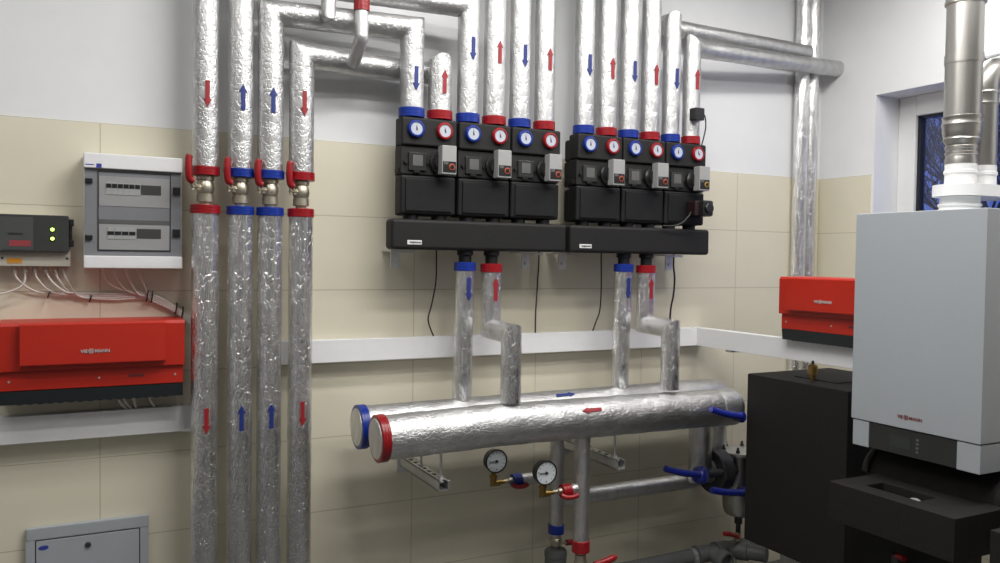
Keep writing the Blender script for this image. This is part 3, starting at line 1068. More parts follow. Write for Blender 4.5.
t = thing('dirt_strainer', 'steel dirt strainer vessel with bolted lid beside the black box', 'strainer', (2.86, -0.2, 0.35), None)
obj('vessel', lathe(nb(), [(0.0, 0.0), (0.045, 0.004), (0.068, 0.018), (0.078, 0.045), (0.080, 0.07), (0.080, 0.318), (0.082, 0.320)], (2.868, -0.2, 0.365), UP, 40), 'steel', t)
obj('lid', lathe(nb(), [(0.094, 0), (0.098, 0.003), (0.098, 0.016), (0.09, 0.020), (0.03, 0.026), (0, 0.026)], (2.868, -0.2, 0.680), UP, 40), 'zinc', t)
for a in range(6):
    q = math.radians(60 * a + 40)
    obj('bolt', lathe(nb(), [(0.010, 0), (0.010, 0.010), (0.006, 0.011), (0.006, 0.024), (0, 0.024)], (2.868 + 0.085 * math.cos(q), -0.2 + 0.085 * math.sin(q), 0.702), UP, 8), 'cast', t)
fl = lathe(nb(), [(0.045, -0.038), (0.104, -0.038), (0.106, -0.034), (0.104, 0.006), (0.07, 0.012), (0.055, 0.03), (0.055, 0.09)], (2.738, -0.2, 0.615), (1, 0, 0), 36)
for a in range(4):
    q = math.radians(90 * a + 45)
    cyl(fl, (2.71, -0.2 + 0.085 * math.cos(q), 0.615 + 0.085 * math.sin(q)), (2.765, -0.2 + 0.085 * math.cos(q), 0.615 + 0.085 * math.sin(q)), 0.010, n=6)
obj('inlet_flange', fl, 'cast', t)
obj('drain_plug', cyl(cyl(nb(), (2.868, -0.2, 0.33), (2.868, -0.2, 0.37), 0.02, n=12), (2.868, -0.2, 0.28), (2.868, -0.2, 0.335), 0.012, n=12), 'cast', t)

t = thing('butterfly_valve', 'blue lever valve right of the flange, lever across the steel strainer', 'valve', (2.80, -0.30, 0.51), 'blue lever valves')
obj('hub', lathe(nb(), [(0.02, 0), (0.026, 0.004), (0.026, 0.028), (0.018, 0.036)], (2.803, -0.30, 0.523), FRONT, 20), 'blue_lever', t)
obj('valve_neck', cyl(nb(), (2.803, -0.30, 0.523), (2.803, -0.27, 0.523), 0.022, n=16), 'cast', t)
hand_lever(t, (2.80, -0.325, 0.525), (2.570, -0.325, 0.566), 0.0145)

# drain piping by the floor
t = thing('drain_pipe', 'grey plastic drain pipe running along the wall near the floor', 'drain pipe', (2.2, -0.16, 0.16), None)
obj('pipe_run', sweep(nb(), [(1.92, -0.16, 0.185), (3.20, -0.16, 0.194)], 0.036, 28), 'pvc', t)
so = lathe(nb(), [(0.037, 0), (0.046, 0.002), (0.046, 0.022), (0.041, 0.026), (0.041, 0.085), (0.037, 0.088)], (2.63, -0.16, 0.19), (1, 0, 0), 28)
lathe(so, [(0.037, 0), (0.046, 0.002), (0.046, 0.022), (0.041, 0.026), (0.041, 0.08)], (2.755, -0.16, 0.192), (1, 0, 0), 28)
obj('socket', so, 'pvc', t)
br = lathe(nb(), [(0.036, 0), (0.036, 0.07), (0.046, 0.072), (0.046, 0.12), (0.036, 0.122), (0.036, 0.1), (0, 0.1)], (2.72, -0.16, 0.19), (0.05, -1, -0.05), 28)
obj('tee_branch', br, 'pvc', t)
b2 = lathe(nb(), [(0.036, 0), (0.036, 0.05), (0.045, 0.052), (0.045, 0.11), (0.038, 0.112), (0.038, 0.2)], (2.83, -0.16, 0.195), (0.6, -1, 0.05), 28)
obj('elbow', b2, 'pvc', t)
for cx_ in (2.60, 2.885):
    c = lathe(nb(), [(0.0365, 0), (0.040, 0), (0.040, 0.02), (0.0365, 0.02), (0.0365, 0)], (cx_, -0.16, 0.189), (1, 0, 0), 28, cap=False)
    box(c, cx_ - 0.002, cx_ + 0.022, -0.205, -0.192, 0.14, 0.19)
    box(c, cx_ + 0.006, cx_ + 0.014, -0.164, -0.156, 0.0, 0.152)
    o = obj('pipe_clamp', c, 'zinc', t)
    o['label'] = 'zinc pipe clamp'
t = thing('drain_valve', 'small drain valve with red lever above the grey drain pipe, by the black box', 'valve', (2.868, -0.2, 0.24), 'valves below the drop pipes')
obj('valve_body', lathe(nb(), [(0.014, 0), (0.014, 0.02), (0.02, 0.022), (0.02, 0.06), (0.014, 0.062), (0.014, 0.085)], (2.868, -0.2, 0.20), UP, 16), 'nickel', t)
obj('lever_arm', sweep(nb(), [(2.868, -0.222, 0.255), (2.845, -0.235, 0.268), (2.815, -0.24, 0.285)], 0.005, 8), 'nickel', t)
o = obj('lever_grip', sweep(nb(), [(2.830, -0.24, 0.278), (2.795, -0.245, 0.294), (2.765, -0.245, 0.304), (2.735, -0.245, 0.309)], 0.011, 10), 'red_lever', t)

# ------------------------------------------------------------------ cable trunking
def trunk_x(x0, x1, z0, z1, y, label, capside):
    t = thing('cable_trunking', label, 'cable trunking', ((x0 + x1) / 2, 0, z0), 'white cable trunking')
    obj('duct', bx(x0, x1, -y + 0.012, 0.0, z0 + 0.002, z1 - 0.002, bev=0.002), 'white_trunk', t)
    obj('lid', bx(x0, x1, -y, -y + 0.013, z0, z1, bev=0.003), 'white_trunk', t)
    xa, xb = (x1 - 0.035, x1 + 0.004) if capside > 0 else (x0 - 0.004, x0 + 0.035)
    obj('end_cap', bx(xa, xb, -y - 0.003, 0.0, z0 - 0.002, z1 + 0.002, bev=0.003), 'white_trunk', t)


trunk_x(0.60, 2.70, 1.2125, 1.303, 0.06, 'long white cable trunking along the back wall behind the feed pipes', -1)
trunk_x(-1.6, 0.306, 0.984, 1.078, 0.06, 'white cable trunking under the left red controller', 1)
t = thing('cable_trunking', 'white cable trunking running forward under the right red controller', 'cable trunking', (2.73, -0.8, 1.21), 'white cable trunking')
obj('duct', bx(2.712, 2.764, -1.170, 0.0, 1.2145, 1.301, bev=0.002), 'white_trunk', t)
obj('lid', bx(2.700, 2.713, -1.170, 0.0, 1.2125, 1.303, bev=0.003), 'white_trunk', t)
obj('joint_clip', bx(2.703, 2.76, -0.30, -0.26, 1.203, 1.213, bev=0.002), 'grey_head', t)


# ------------------------------------------------------------------ red boiler controllers
def controller(label, loc, rotz, W=0.570):
    t = thing('boiler_controller', label, 'boiler controller', (0, 0, 0), 'red boiler controllers')
    H = 0.272
    b = prism(nb(), [(-0.14, 0.0), (-0.145, 0.046), (0.0, 0.046), (0.0, 0.0)], 0.003, W - 0.003, 'yz')
    obj('base_housing', b, 'dark_base', t)
    # lower red band, set back, with the hood standing over it
    obj('lower_front', bx(0.002, W - 0.002, -0.148, 0.0, 0.0465, 0.112, bev=0.004), 'red_lac', t)
    hood = prism(nb(), [(-0.160, 0.112), (-0.162, 0.116), (-0.162, H - 0.010), (-0.154, H), (0.0, H + 0.002), (0.0, 0.112)], 0, W, 'yz')
    ho = obj('hood', hood, 'red_lac', t)
    lid = prism(nb(), [(-0.163, 0.131), (-0.186, 0.133), (-0.188, 0.137), (-0.184, H - 0.006), (-0.178, H), (-0.160, H)], 0.063, W - 0.063, 'yz')
    lo = obj('lid', lid, 'red_lac', t)
    obj('lettering', maker_mark(0.0155, (W / 2 - 0.005, -0.1885, 0.170), (1, 0, 0), (0, 0, 1), 0.0003), 'silver', lo)
    obj('type_plate', bx(W * 0.68, W * 0.77, -0.1492, -0.146, 0.076, 0.086, bev=0.0005), 'dark_red_ink', t)
    for sx in (0.03, W * 0.52, W - 0.03):
        obj('screw', lathe(nb(), [(0.004, 0), (0.004, 0.0015), (0, 0.002)], (sx, -0.1478, 0.078), FRONT, 12), 'zinc', t)
    gl = nb()
    for k in range(16):
        gx = 0.06 + k * (W - 0.12) / 15
        box(gl, gx - 0.008, gx + 0.008, -0.138, -0.05, -0.0025, 0.002, 0.001)
    obj('cable_comb', gl, 'dark_base', t)
    t.location = loc
    t.rotation_euler = (0, 0, rotz)
    return t


controller('red boiler controller on the back wall at the left, over a white trunking', (-0.303, 0.0, 1.131), 0)
controller('red boiler controller at the right, partly behind the white boiler', (2.800, -0.655, 1.3035), -math.pi / 2, 0.518)

# short white leads under the left controller
for k, (x, s) in enumerate(((0.055, 0.03), (0.072, 0.03), (0.105, 0.012), (0.155, 0.025))):
    b = cable(nb(), [(x, -0.09, 1.128), (x + s * 0.3, -0.075, 1.105), (x + s, -0.045, 1.078)], 0.004)
    tag(obj('lead', b, 'cable_w', origin=(x, -0.09, 1.08)), 'short white lead dropping from the left red controller, %s from the left' % ordn[k], 'cable', 'short white leads')

# ------------------------------------------------------------------ distribution board on the left
BX0, BX1, BZ0, BZ1, BY = -0.054, 0.264, 1.584, 1.980, -0.12
t = thing('distribution_board', 'white wall-mounted fuse board with a grey see-through door', 'fuse box', (0.105, 0, BZ0), None)
obj('housing', bx(BX0, BX1, -0.095, 0.0, BZ0, BZ1, bev=0.006), 'white_pl', t)
obj('top_cover', bx(BX0, BX1, BY, -0.09, 1.928, BZ1, bev=0.005), 'white_pl', t)
obj('bottom_cover', bx(BX0, BX1, BY, -0.09, BZ0, 1.628, bev=0.005), 'white_pl', t)
d = obj('door', bx(BX0 + 0.004, BX1 - 0.004, -0.106, -0.094, 1.6285, 1.9275, bev=0.002), 'smoke_grey', t)


def bxp(cx):
    return BX0 + (cx - 22) / 433 * (BX1 - BX0)


def bzp(cy, cx=230):
    return BZ1 - (cy - 30 - 22 * (cx - 22) / 433) / 500 * (BZ1 - BZ0) * 1.06


fr = nb()
x0, x1, z0, z1 = bxp(82), bxp(402), 1.645, 1.921
for a in ((x0, x1, z1 - 0.0025, z1), (x0, x1, z0, z0 + 0.0025), (x0, x0 + 0.0025, z0, z1), (x1 - 0.0025, x1, z0, z1)):
    box(fr, a[0], a[1], -0.1085, -0.105, a[2], a[3])
obj('door_seal', fr, 'seal', d)
obj('upper_mask', bx(x0 + 0.004, x1 - 0.004, -0.1078, -0.104, 1.800, 1.903, bev=0.001), 'inner_white', d)
obj('lower_mask', bx(x0 + 0.004, x1 - 0.004, -0.1078, -0.104, 1.649, 1.737, bev=0.001), 'inner_white', d)
sh = bx(x0 + 0.004, x1 - 0.004, -0.1075, -0.104, 1.740, 1.754)
obj('shadow_strip', sh, 'grey_plate', d)
for z, n_, xa, xb, sl_ in ((1.861, 6, bxp(116), bxp(266), (bxp(268), bxp(358))), (1.707, 4, bxp(122), bxp(246), (bxp(250), bxp(358)))):
    obj('slot', bx(sl_[0], sl_[1], -0.1088, -0.107, z - 0.017, z + 0.017), 'slot', d)
    w = (xb - xa) / n_
    for k in range(n_):
        br_ = bx(xa + k * w + 0.0005, xa + (k + 1) * w - 0.0005, -0.1095, -0.107, z - 0.021, z + 0.021, bev=0.0005)
        obj('breaker', br_, 'breaker', d)
        obj('toggle', bx(xa + k * w + 0.0015, xa + (k + 1) * w - 0.0015, -0.1115, -0.109, z + 0.003 if n_ == 6 else z - 0.006, z + 0.017 if n_ == 6 else z + 0.006, bev=0.0005), 'black', d)
for cx_, zs in ((bxp(44), 0), (bxp(428), 1)):
    for z in ((1.862, 1.712) if zs else (1.885, 1.690)):
        o = obj('latch' if zs else 'hinge', bx(cx_ - 0.012, cx_ + 0.012, -0.115, -0.103, z - (0.014 if zs else 0.008), z + (0.014 if zs else 0.008), bev=0.002), 'black', d)
lg = obj('maker_sticker', bx(bxp(76), bxp(98), BY - 0.0012, BY + 0.002, 1.930, 1.944), 'sticker_b', t)
obj('print_line', bx(bxp(30), bxp(66), BY - 0.001, BY + 0.002, 1.938, 1.941), 'sticker_b', t)

# grey alarm controller box beside it
t = thing('alarm_controller', 'small controller box with smoked cover and two lit green lamps, left of the fuse board', 'control box', (-0.22, 0, 1.587), None)
obj('base_housing', bx(-0.372, -0.093, -0.062, 0.0, 1.588, 1.762, bev=0.004), 'beige', t)
cv = obj('cover', bx(-0.372, -0.098, -0.085, -0.055, 1.637, 1.763, bev=0.005), 'cover', t)
obj('printed_field', bx(-0.365, -0.205, -0.0857, -0.084, 1.645, 1.755), 'cover_lt', cv)
hn = nb()
for z in (1.740, 1.668):
    box(hn, -0.0985, -0.083, -0.075, -0.045, z - 0.012, z + 0.012, 0.003)
box(hn, -0.098, -0.088, -0.07, -0.05, 1.66, 1.75, 0.002)
obj('hinge', hn, 'black', t)
for z in (1.7145, 1.6835):
    lp = obj('indicator_lamp', lathe(nb(), [(0.0055, 0), (0.0055, 0.002), (0.003, 0.0045), (0, 0.005)], (-0.148, -0.0872, z), FRONT, 14), 'led', t)
    obj('lamp_field', bx(-0.156, -0.140, -0.0862, -0.084, z - 0.010, z + 0.010), 'black', t)
obj('red_label', bx(-0.275, -0.212, -0.0864, -0.0852, 1.656, 1.676), 'sticker_r', t)
obj('print_line', bx(-0.278, -0.236, -0.0864, -0.0852, 1.694, 1.701), 'dark_ink', t)
obj('warning_sticker', bx(-0.282, -0.239, -0.0632, -0.0615, 1.599, 1.616), 'sticker_o', t)
for sx in (-0.296, -0.104):
    obj('screw', lathe(nb(), [(0.004, 0), (0.004, 0.001), (0, 0.0015)], (sx, -0.062, 1.616), FRONT, 12), 'dark_ink', t)
GLX = [-0.262, -0.232, -0.202, -0.170, -0.139, -0.115]
for gx in GLX:
    obj('cable_gland', lathe(nb(), [(0.010, 0), (0.010, 0.010), (0.008, 0.012), (0.008, 0.022)], (gx, -0.035, 1.589), DN, 10), 'beige', t)

# meter cabinet low on the left
t = thing('access_cabinet', 'white flush wall cabinet with a small round lock, low at the left', 'cabinet', (-0.035, 0, 0.1), None)
cf = nb()
CX0, CX1, CZ0, CZ1 = -0.232, 0.160, 0.12, 0.678
box(cf, CX0, CX1, -0.024, 0.0, CZ1 - 0.045, CZ1, 0.006)
box(cf, CX0, CX1, -0.024, 0.0, CZ0, CZ0 + 0.045, 0.006)
box(cf, CX0, CX0 + 0.028, -0.024, 0.0, CZ0 + 0.0445, CZ1 - 0.0445)
box(cf, CX1 - 0.028, CX1, -0.024, 0.0, CZ0 + 0.0445, CZ1 - 0.0445)
obj('cabinet_frame', cf, 'white_lac', t)
obj('inner_box', bx(CX0 + 0.02, CX1 - 0.02, -0.010, 0.0, CZ0 + 0.03, CZ1 - 0.03), 'slot', t)
dr = obj('door', bx(CX0 + 0.031, CX1 - 0.031, -0.022, -0.008, CZ0 + 0.048, CZ1 - 0.048, bev=0.002), 'white_lac', t)
obj('lock', lathe(nb(), [(0.010, 0), (0.010, 0.004), (0.007, 0.008), (0, 0.008)], (-0.039, -0.0215, 0.596), FRONT, 18), 'cast', dr)
lg = lathe(nb(), [(0.0, 0.0), (0.008, 0.0), (0.008, 0.0012), (0, 0.0012)], (0, 0, 0), FRONT, 20)
for v in lg.verts:
    v.co = Vector((v.co.x * 2.0 - 0.178, v.co.y - 0.0215, v.co.z + 0.605 + v.co.x * 0.1))
obj('maker_sticker', lg, 'sticker_b', dr)

# ------------------------------------------------------------------ white cables on the left wall
def wall_cable(pts, label, group, r=0.0034, mat='cable_w', cat='cable', y=-0.035):
    ctrl = [(p[0], p[2] if len(p) > 2 else y, p[1]) for p in pts]
    b = cable(nb(), ctrl, r)
    tag(obj('cable', b, mat, origin=ctrl[0]), label, cat, group)


WC = 'white cables below the left boxes'
def tail(k):
    dz, dy = -0.0066 * (k % 4), -0.0072 * (k // 4)
    return [(0.155, 1.492 + dz, -0.012 + dy), (0.235, 1.452 + dz, -0.014 + dy), (0.30, 1.402 + dz, -0.045 + dy), (0.325, 1.378 + dz, -0.060 + dy)]



src = [(GLX[0], 'first'), (GLX[2], 'third'), (GLX[4], 'fifth'), (GLX[5], 'sixth')]
for k, (gx, w) in enumerate(src):
    pts = [(gx, 1.572), (gx + 0.008, 1.545), (gx + 0.045, 1.510 - 0.008 * k, -0.02), (gx + 0.10, 1.494 - 0.0066 * k, -0.012), (max(gx + 0.17, 0.02), 1.490 - 0.0066 * k, -0.012)] + tail(k)
    wall_cable(pts, 'white cable looping right from the %s gland under the controller box' % w, WC)
wall_cable([(GLX[1], 1.572), (GLX[1] - 0.002, 1.535), (GLX[1] - 0.03, 1.508), (-0.34, 1.490), (-0.50, 1.50)], 'white cable turning left from the second gland under the controller box', WC)
wall_cable([(GLX[3], 1.572), (GLX[3] + 0.02, 1.535), (GLX[3] + 0.06, 1.500), (GLX[3] + 0.09, 1.496, -0.022)], 'short white cable from the fourth gland under the controller box', WC)
for k, x in enumerate((0.004, 0.038, 0.076, 0.118)):
    pts = [(x, 1.590, -0.05), (x + 0.02, 1.535, -0.04), (x + 0.065 - 0.008 * k, 1.507 - 0.009 * k, -0.026)] + tail(k + 4)
    wall_cable(pts, 'white cable from the underside of the fuse board, %s from the left' % ordn[k], WC)
for k, (x, z) in enumerate(((-0.162, 1.490), (-0.033, 1.475), (0.152, 1.484), (0.168, 1.480), (0.250, 1.435), (0.272, 1.420))):
    sl = 0.0 if k < 2 else 0.75
    b = nb()
    for q in (0,):
        L = 0.010 if k < 2 else 0.020
        sweep(b, curve_pts([(x - 0.002, -0.010, z - L), (x - 0.001, -0.038, z - L * 0.8), (x + 0.004, -0.038, z + L * 0.8), (x + 0.005, -0.010, z + L)], 4), 0.0028, 6)
    tag(obj('cable_tie', b, 'black', origin=(x, -0.02, z)), 'black tie round the white cables, %s from the left' % ordn[k], 'cable tie', 'black cable ties')

# ------------------------------------------------------------------ black leads under the collectors
for pts, w in (([(1.279, 1.70), (1.281, 1.62), (1.279, 1.53), (1.262, 1.44), (1.247, 1.385), (1.252, 1.35), (1.272, 1.303)], 'left of the first blue-ringed feed pipe'),
               ([(1.782, 1.70), (1.780, 1.60), (1.773, 1.48), (1.768, 1.38), (1.768, 1.303)], 'between the two collectors'),
               ([(2.117, 1.70), (2.120, 1.60), (2.122, 1.50), (2.116, 1.40), (2.095, 1.345), (2.078, 1.303)], 'left of the second blue-ringed feed pipe'),
               ([(2.225, 1.70), (2.222, 1.60), (2.224, 1.50)], 'between the second pair of feed pipes'),
               ([(2.552, 1.70), (2.548, 1.62), (2.557, 1.55), (2.552, 1.47), (2.537, 1.40), (2.53, 1.303)], 'right of the last red-ringed feed pipe')):
    wall_cable(pts, 'black lead hanging behind the collector ' + w, 'black leads under the collectors', 0.0045 if 'last' in w else 0.0032, 'rubber', y=-0.05)

# sensor on the last pipe, with its lead
t = thing('pipe_sensor', 'small black sensor block on the last upright pipe over the pumps', 'sensor', (2.50, -0.27, 2.31), None)
obj('sensor_case', bx(2.456, 2.510, -0.300, -0.255, 2.288, 2.345, bev=0.004), 'black', t)
obj('sensor_lead', cable(nb(), [(2.505, -0.275, 2.325), (2.54, -0.265, 2.318), (2.552, -0.26, 2.27), (2.550, -0.25, 2.22), (2.545, -0.235, 2.16), (2.556, -0.22, 2.10)], 0.003), 'rubber', t)

# actuator on the right-hand end of the last pump
t = thing('valve_actuator', 'black box-shaped actuator with a knob at the lower right of the last pump', 'actuator', (2.49, -0.3, 1.88), None)
obj('actuator_body', bx(2.442, 2.530, -0.326, -0.2665, 1.846, 1.914, bev=0.006), 'maroon', t)
obj('actuator_cover', bx(2.468, 2.532, -0.350, -0.268, 1.843, 1.917, bev=0.010), 'black', t)
obj('knob', lathe(nb(), [(0.024, 0), (0.024, 0.010), (0.020, 0.014), (0, 0.014)], (2.500, -0.349, 1.880), FRONT, 24), 'black', t)
obj('actuator_lead', cable(nb(), [(2.440, -0.30, 1.862), (2.425, -0.305, 1.845), (2.400, -0.295, 1.815), (2.36, -0.285, 1.798), (2.30, -0.272, 1.796)], 0.004), 'rubber', t)

# ------------------------------------------------------------------ black separator box, right
SX0, SX1, SY0, SY1, SZ0, SZ1 = 2.600, 3.12, -1.058, -0.515, 0.388, 1.138
t = thing('hydraulic_separator', 'tall black insulated box between the header ends and the white boiler', 'separator box', (2.95, -0.68, 0.0), None)
obj('insulation_case', bx(SX0, SX1, SY0, SY1, SZ0, SZ1, bev=0.006), 'epp_box', t)
sm = nb()
box(sm, SX0 + 0.12, SX1 - 0.12, SY0 + 0.16, SY1 - 0.16, SZ1 - 0.002, SZ1 + 0.004, 0.002)
obj('lid_seam', sm, 'epp_box', t)
for lx_, ly_ in ((2.72, -0.98), (3.07, -0.98), (2.78, -0.60), (3.07, -0.60)):
    obj('leg', bx(lx_ - 0.02, lx_ + 0.02, ly_ - 0.02, ly_ + 0.02, 0, SZ0 + 0.01), 'zinc', t)
t = thing('air_vent', 'small brass air vent on top of the tall black box', 'air vent', (2.68, -0.81, SZ1), None)
obj('vent_body', lathe(nb(), [(0.008, 0), (0.008, 0.012), (0.014, 0.014), (0.014, 0.024), (0.020, 0.027), (0.020, 0.062), (0.014, 0.068), (0.006, 0.07)],
                       (2.68, -0.81, SZ1 + 0.003), UP, 16), 'brass', t)
obj('vent_cap', lathe(nb(), [(0.006, 0), (0.006, 0.012), (0.004, 0.016), (0, 0.016)], (2.68, -0.81, SZ1 + 0.072), UP, 10), 'black', t)

# ------------------------------------------------------------------ wall-hung boiler on its rack
GX, GY0, GY1, GZ = 2.467, -1.674, -1.183, 1.819
t = thing('boiler', 'tall white wall-hung gas boiler with a dark control strip', 'boiler', (2.67, -1.42, 0.97), None)
mb = bx(GX, GX + 0.40, GY0, GY1, 1.068, GZ, bev=0.004)
obj('front_casing', mb, 'white_lac', t)
ch = nb()
box(ch, GX + 0.004, GX + 0.40, GY0 + 0.002, -1.592, 0.972, 1.066, 0.003)
box(ch, GX + 0.004, GX + 0.40, -1.258, GY1 - 0.006, 0.972, 1.066, 0.003)
box(ch, GX + 0.03, GX + 0.40, -1.594, -1.256, 0.980, 1.066)
obj('lower_casing', ch, 'white_lac', t)
cp_ = obj('control_strip', bx(GX + 0.005, GX + 0.032, -1.5915, -1.2585, 0.974, 1.0655, bev=0.002), 'dark_glass', t)
cp_['label'] = 'dark glossy control strip'
obj('display', bx(GX + 0.0042, GX + 0.007, -1.425, -1.345, 0.998, 1.040), 'lcd', cp_)
for k in range(4):
    obj('button', bx(GX + 0.0036, GX + 0.007, -1.456, -1.446, 0.992 + k * 0.014, 1.000 + k * 0.014, bev=0.0008), 'grey_plate', cp_)
obj('lettering', maker_mark(0.0165, (GX - 0.0002, -1.418, 1.103), (0, -1, 0), (0, 0, 1), 0.0004), 'dark_red_ink', t)
FXX, FYY = 2.70, -1.425
# twin-pipe flue adapter of white plastic on its crown
ad = lathe(nb(), [(0.066, 0), (0.072, 0.003), (0.072, 0.012), (0.066, 0.015), (0.066, 0.022), (0.070, 0.025), (0.070, 0.032), (0.064, 0.035), (0.064, 0.058)], (FXX, FYY, GZ), UP, 36)
pl = []
for k in range(17):
    a = math.pi / 2 + math.pi * k / 16
    pl.append((FXX + 0.085 * math.cos(a) - 0.005, FYY + 0.085 * math.sin(a)))
for k in range(9):
    a = -math.pi / 2 + math.pi * k / 8
    pl.append((FXX + 0.20 + 0.09 * math.cos(a), FYY + 0.09 * math.sin(a)))
obj('flue_adapter', merge(ad, prism(nb(), pl, 1.878, 1.918, 'xy')), 'white_pp', t, angle=30)
lathe_sp = lathe(nb(), [(0.051, 0), (0.051, 0.040), (0.054, 0.042), (0.054, 0.052), (0.051, 0.054), (0.051, 0.078)], (FXX, FYY, 1.917), UP, 32)
lathe(lathe_sp, [(0.051, 0), (0.051, 0.040), (0.054, 0.042), (0.054, 0.052), (0.051, 0.054), (0.051, 0.075)], (2.812, FYY, 1.917), UP, 32)
obj('flue_spigot', lathe_sp, 'white_pp', t)

t = thing('flue_pipe', 'wide stainless steel flue rising from the white boiler', 'flue pipe', (FXX, FYY, 1.99), 'stainless pipes over the boiler')
fp = [(0.050, 1.990), (0.0535, 1.992), (0.0535, 2.010), (0.0515, 2.014), (0.0515, 2.022), (0.0545, 2.025), (0.0545, 2.033), (0.0515, 2.036), (0.0515, 2.042), (0.0550, 2.045), (0.0550, 2.053), (0.0525, 2.056), (0.0535, 2.062), (0.060, 2.072), (0.063, 2.079), (0.0605, 2.083), (0.0605, 2.088), (0.063, 2.092),
      (0.063, 2.100), (0.0655, 2.104), (0.0655, 2.122), (0.068, 2.126), (0.068, 2.133), (0.0650, 2.137), (0.0650, 2.148), (0.0675, 2.152), (0.0675, 2.158), (0.0595, 2.162)]
fp = [(a * 0.96, h) for a, h in fp]
obj('socket', lathe(nb(), fp, (FXX, FYY, 0), UP, 44), 'steel', t)
obj('lower_length', lathe(nb(), [(0.0595, 2.160), (0.0595, 2.338), (0.0610, 2.340), (0.0610, 2.352), (0.0595, 2.354)], (FXX, FYY, 0), UP, 44), 'steel', t)
obj('upper_length', lathe(nb(), [(0.0595, 2.353), (0.0595, 2.548), (0.066, 2.552), (0.066, 2.562), (0.063, 2.566), (0.063, 2.59), (0.066, 2.594), (0.066, 2.602),
                                 (0.0595, 2.606), (0.0595, CEIL)], (FXX, FYY, 0), UP, 44), 'steel', t)
cl = lathe(nb(), [(0.060, 0), (0.0622, 0), (0.0622, 0.03), (0.060, 0.03), (0.060, 0)], (FXX, FYY, 2.345), UP, 40, cap=False)
obj('clamp_band', cl, 'steel', t)
t = thing('pipe_clamp_rod', 'thin steel rod fixing the wide flue to the window wall', 'rod', (2.76, -1.44, 2.36), None)
obj('rod', sweep(nb(), [(2.752, -1.462, 2.360), (XR, -1.30, 2.62)], 0.006, 10), 'zinc', t)
obj('rod_nut', cyl(nb(), (2.748, -1.463, 2.359), (2.775, -1.455, 2.367), 0.010, n=6), 'zinc', t)
t = thing('air_intake_pipe', 'thinner stainless air pipe with an elbow behind the wide flue', 'air pipe', (2.812, FYY, 1.99), 'stainless pipes over the boiler')
ai = lathe(nb(), [(0.0505, 1.985), (0.0505, 2.205), (0.053, 2.209), (0.053, 2.215), (0.0505, 2.219), (0.0505, 2.243), (0.053, 2.247), (0.053, 2.253), (0.0505, 2.257)], (2.812, FYY, 0), UP, 32)
obj('upright', ai, 'steel', t)
arc = [(2.812, FYY, 2.255), (2.812, FYY, 2.275)] + [(2.812 + 0.06 * (1 - math.cos(a)), FYY, 2.275 + 0.06 * math.sin(a)) for a in (math.pi / 8, math.pi / 4, 3 * math.pi / 8, math.pi / 2)] + [(2.95, FYY, 2.335)]
obj('elbow', sweep(nb(), arc, 0.0505, 32), 'steel', t)
obj('outlet_run', sweep(nb(), [(2.945, FYY, 2.335), (3.42, FYY, 2.34), (3.42, FYY, CEIL)], 0.049, 32), 'steel', t)

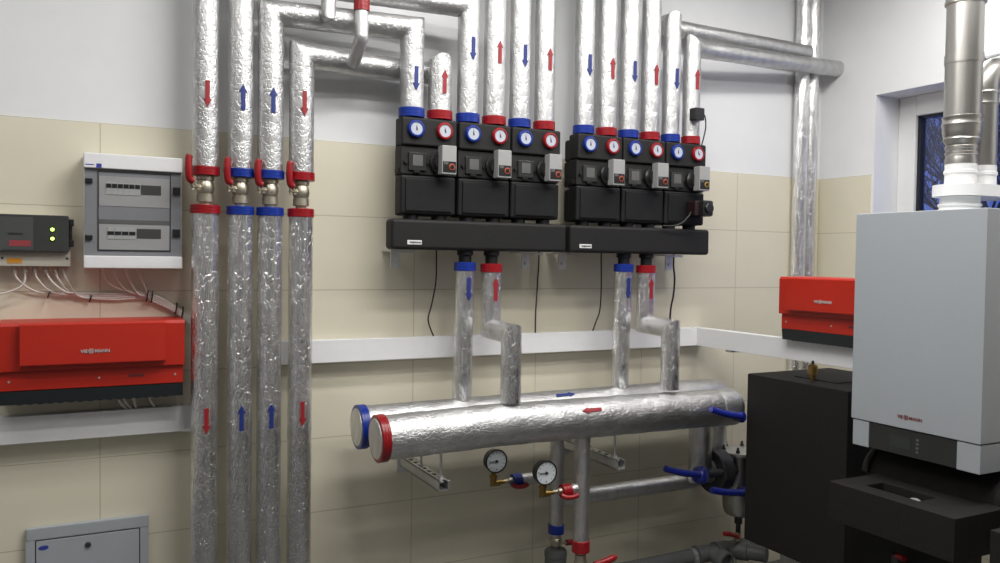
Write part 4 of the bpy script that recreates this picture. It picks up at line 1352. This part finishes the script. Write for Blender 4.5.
# foam cascade blocks under the boiler
def cascade(label, y0, y1, hole):
    t = thing('header_block', label, 'insulation block', (2.45, (y0 + y1) / 2, 0.0), 'black foam blocks under the boilers')
    zt, zb, xf = 0.865, 0.728, 2.300
    b = nb()
    if hole:
        hx0, hx1, hy0, hy1 = 2.372, 2.462, y1 - 0.300, y1 - 0.096
        box(b, xf, hx0, y0, y1, zb, zt, 0.003)
        box(b, hx1, 2.56, y0, y1, zb, zt, 0.003)
        box(b, hx0 - 0.003, hx1 + 0.003, hy1, y1, zb, zt, 0.003)
        box(b, hx0 - 0.003, hx1 + 0.003, y0, hy0, zb, zt, 0.003)
        box(b, hx0 - 0.003, hx1 + 0.003, hy0 - 0.003, hy1 + 0.003, zb, zb + 0.07)
    else:
        box(b, xf, 2.56, y0, y1, zb, zt, 0.003)
    obj('front_block', b, 'epp_box', t)
    pr_ = [(2.552, zb), (2.552, zt - 0.002)]
    for k in range(9):
        a = math.pi / 2 * k / 8
        pr_.append((2.552 + 0.17 * (1 - math.cos(a)), zt + 0.105 * math.sin(a)))
    pr_ += [(2.86, zt + 0.105), (2.86, zb)]
    obj('back_cowl', prism(nb(), pr_, y0 + 0.004, y1 + 0.050, 'xz'), 'epp_box', t, angle=30)
    for yy in (y1 + 0.042,):
        sp_ = nb()
        ri = []
        for k in range(9):
            a = math.pi / 2 * k / 8
            ri.append((2.535 + 0.17 * (1 - math.cos(a)), zt + 0.105 * math.sin(a)))
        ro = [(x + 0.022, z - 0.004) for x, z in reversed(ri)]
        prism(sp_, ri + ro, yy - 0.012, yy + 0.012, 'xz')
        obj('cowl_rib', sp_, 'epp_box', t, angle=30)
    if hole:
        o = obj('pipe_end', lathe(nb(), [(0.018, 0), (0.018, 0.05), (0.012, 0.054), (0, 0.054)], (2.412, y1 - 0.255, zb + 0.073), UP, 18), 'grey_head', t)
        o['label'] = 'white cap in the opening'
        obj('support_column', bx(2.46, 2.62, y1 - 0.36, y1 - 0.02, 0.0, zb + 0.004, bev=0.004), 'epp_dark', t)
    if not hole:
        obj('support_column', bx(2.46, 2.62, y0 + 0.02, y1 - 0.02, 0.0, zb + 0.004, bev=0.004), 'epp_dark', t)
    return t


cascade('black foam block with a rectangular opening under the white boiler', -1.707, -1.235, True)
cascade('second black foam block at the right edge, nearer than the white boiler', -2.30, -1.815, False)
t = thing('gas_tap', 'small red tap handle in the dark space under the foam block', 'valve', (2.42, -1.47, 0.68), None)
obj('lever_grip', sweep(nb(), [(2.40, -1.44, 0.648), (2.395, -1.455, 0.650), (2.39, -1.475, 0.650)], 0.010, 10), 'red_lever', t)
obj('valve_body', cyl(nb(), (2.42, -1.42, 0.56), (2.42, -1.42, 0.645), 0.014, n=14), 'cast', t)

# steel rack carrying boiler, controller and trunking
t = thing('boiler_rack', 'steel rack behind the white boiler', 'rack', (2.9, -1.4, 0.0), None)
for yy in (-1.22, -1.62):
    obj('post', bx(2.870, 2.910, yy - 0.02, yy + 0.02, 0, 1.80), 'zinc', t)
obj('rail', bx(2.910, 2.940, -1.64, -0.68, 1.34, 1.38), 'zinc', t)
for yy in (-0.72, -1.12):
    obj('standoff', bx(2.802, 2.912, yy - 0.015, yy + 0.015, 1.345, 1.375), 'zinc', t)
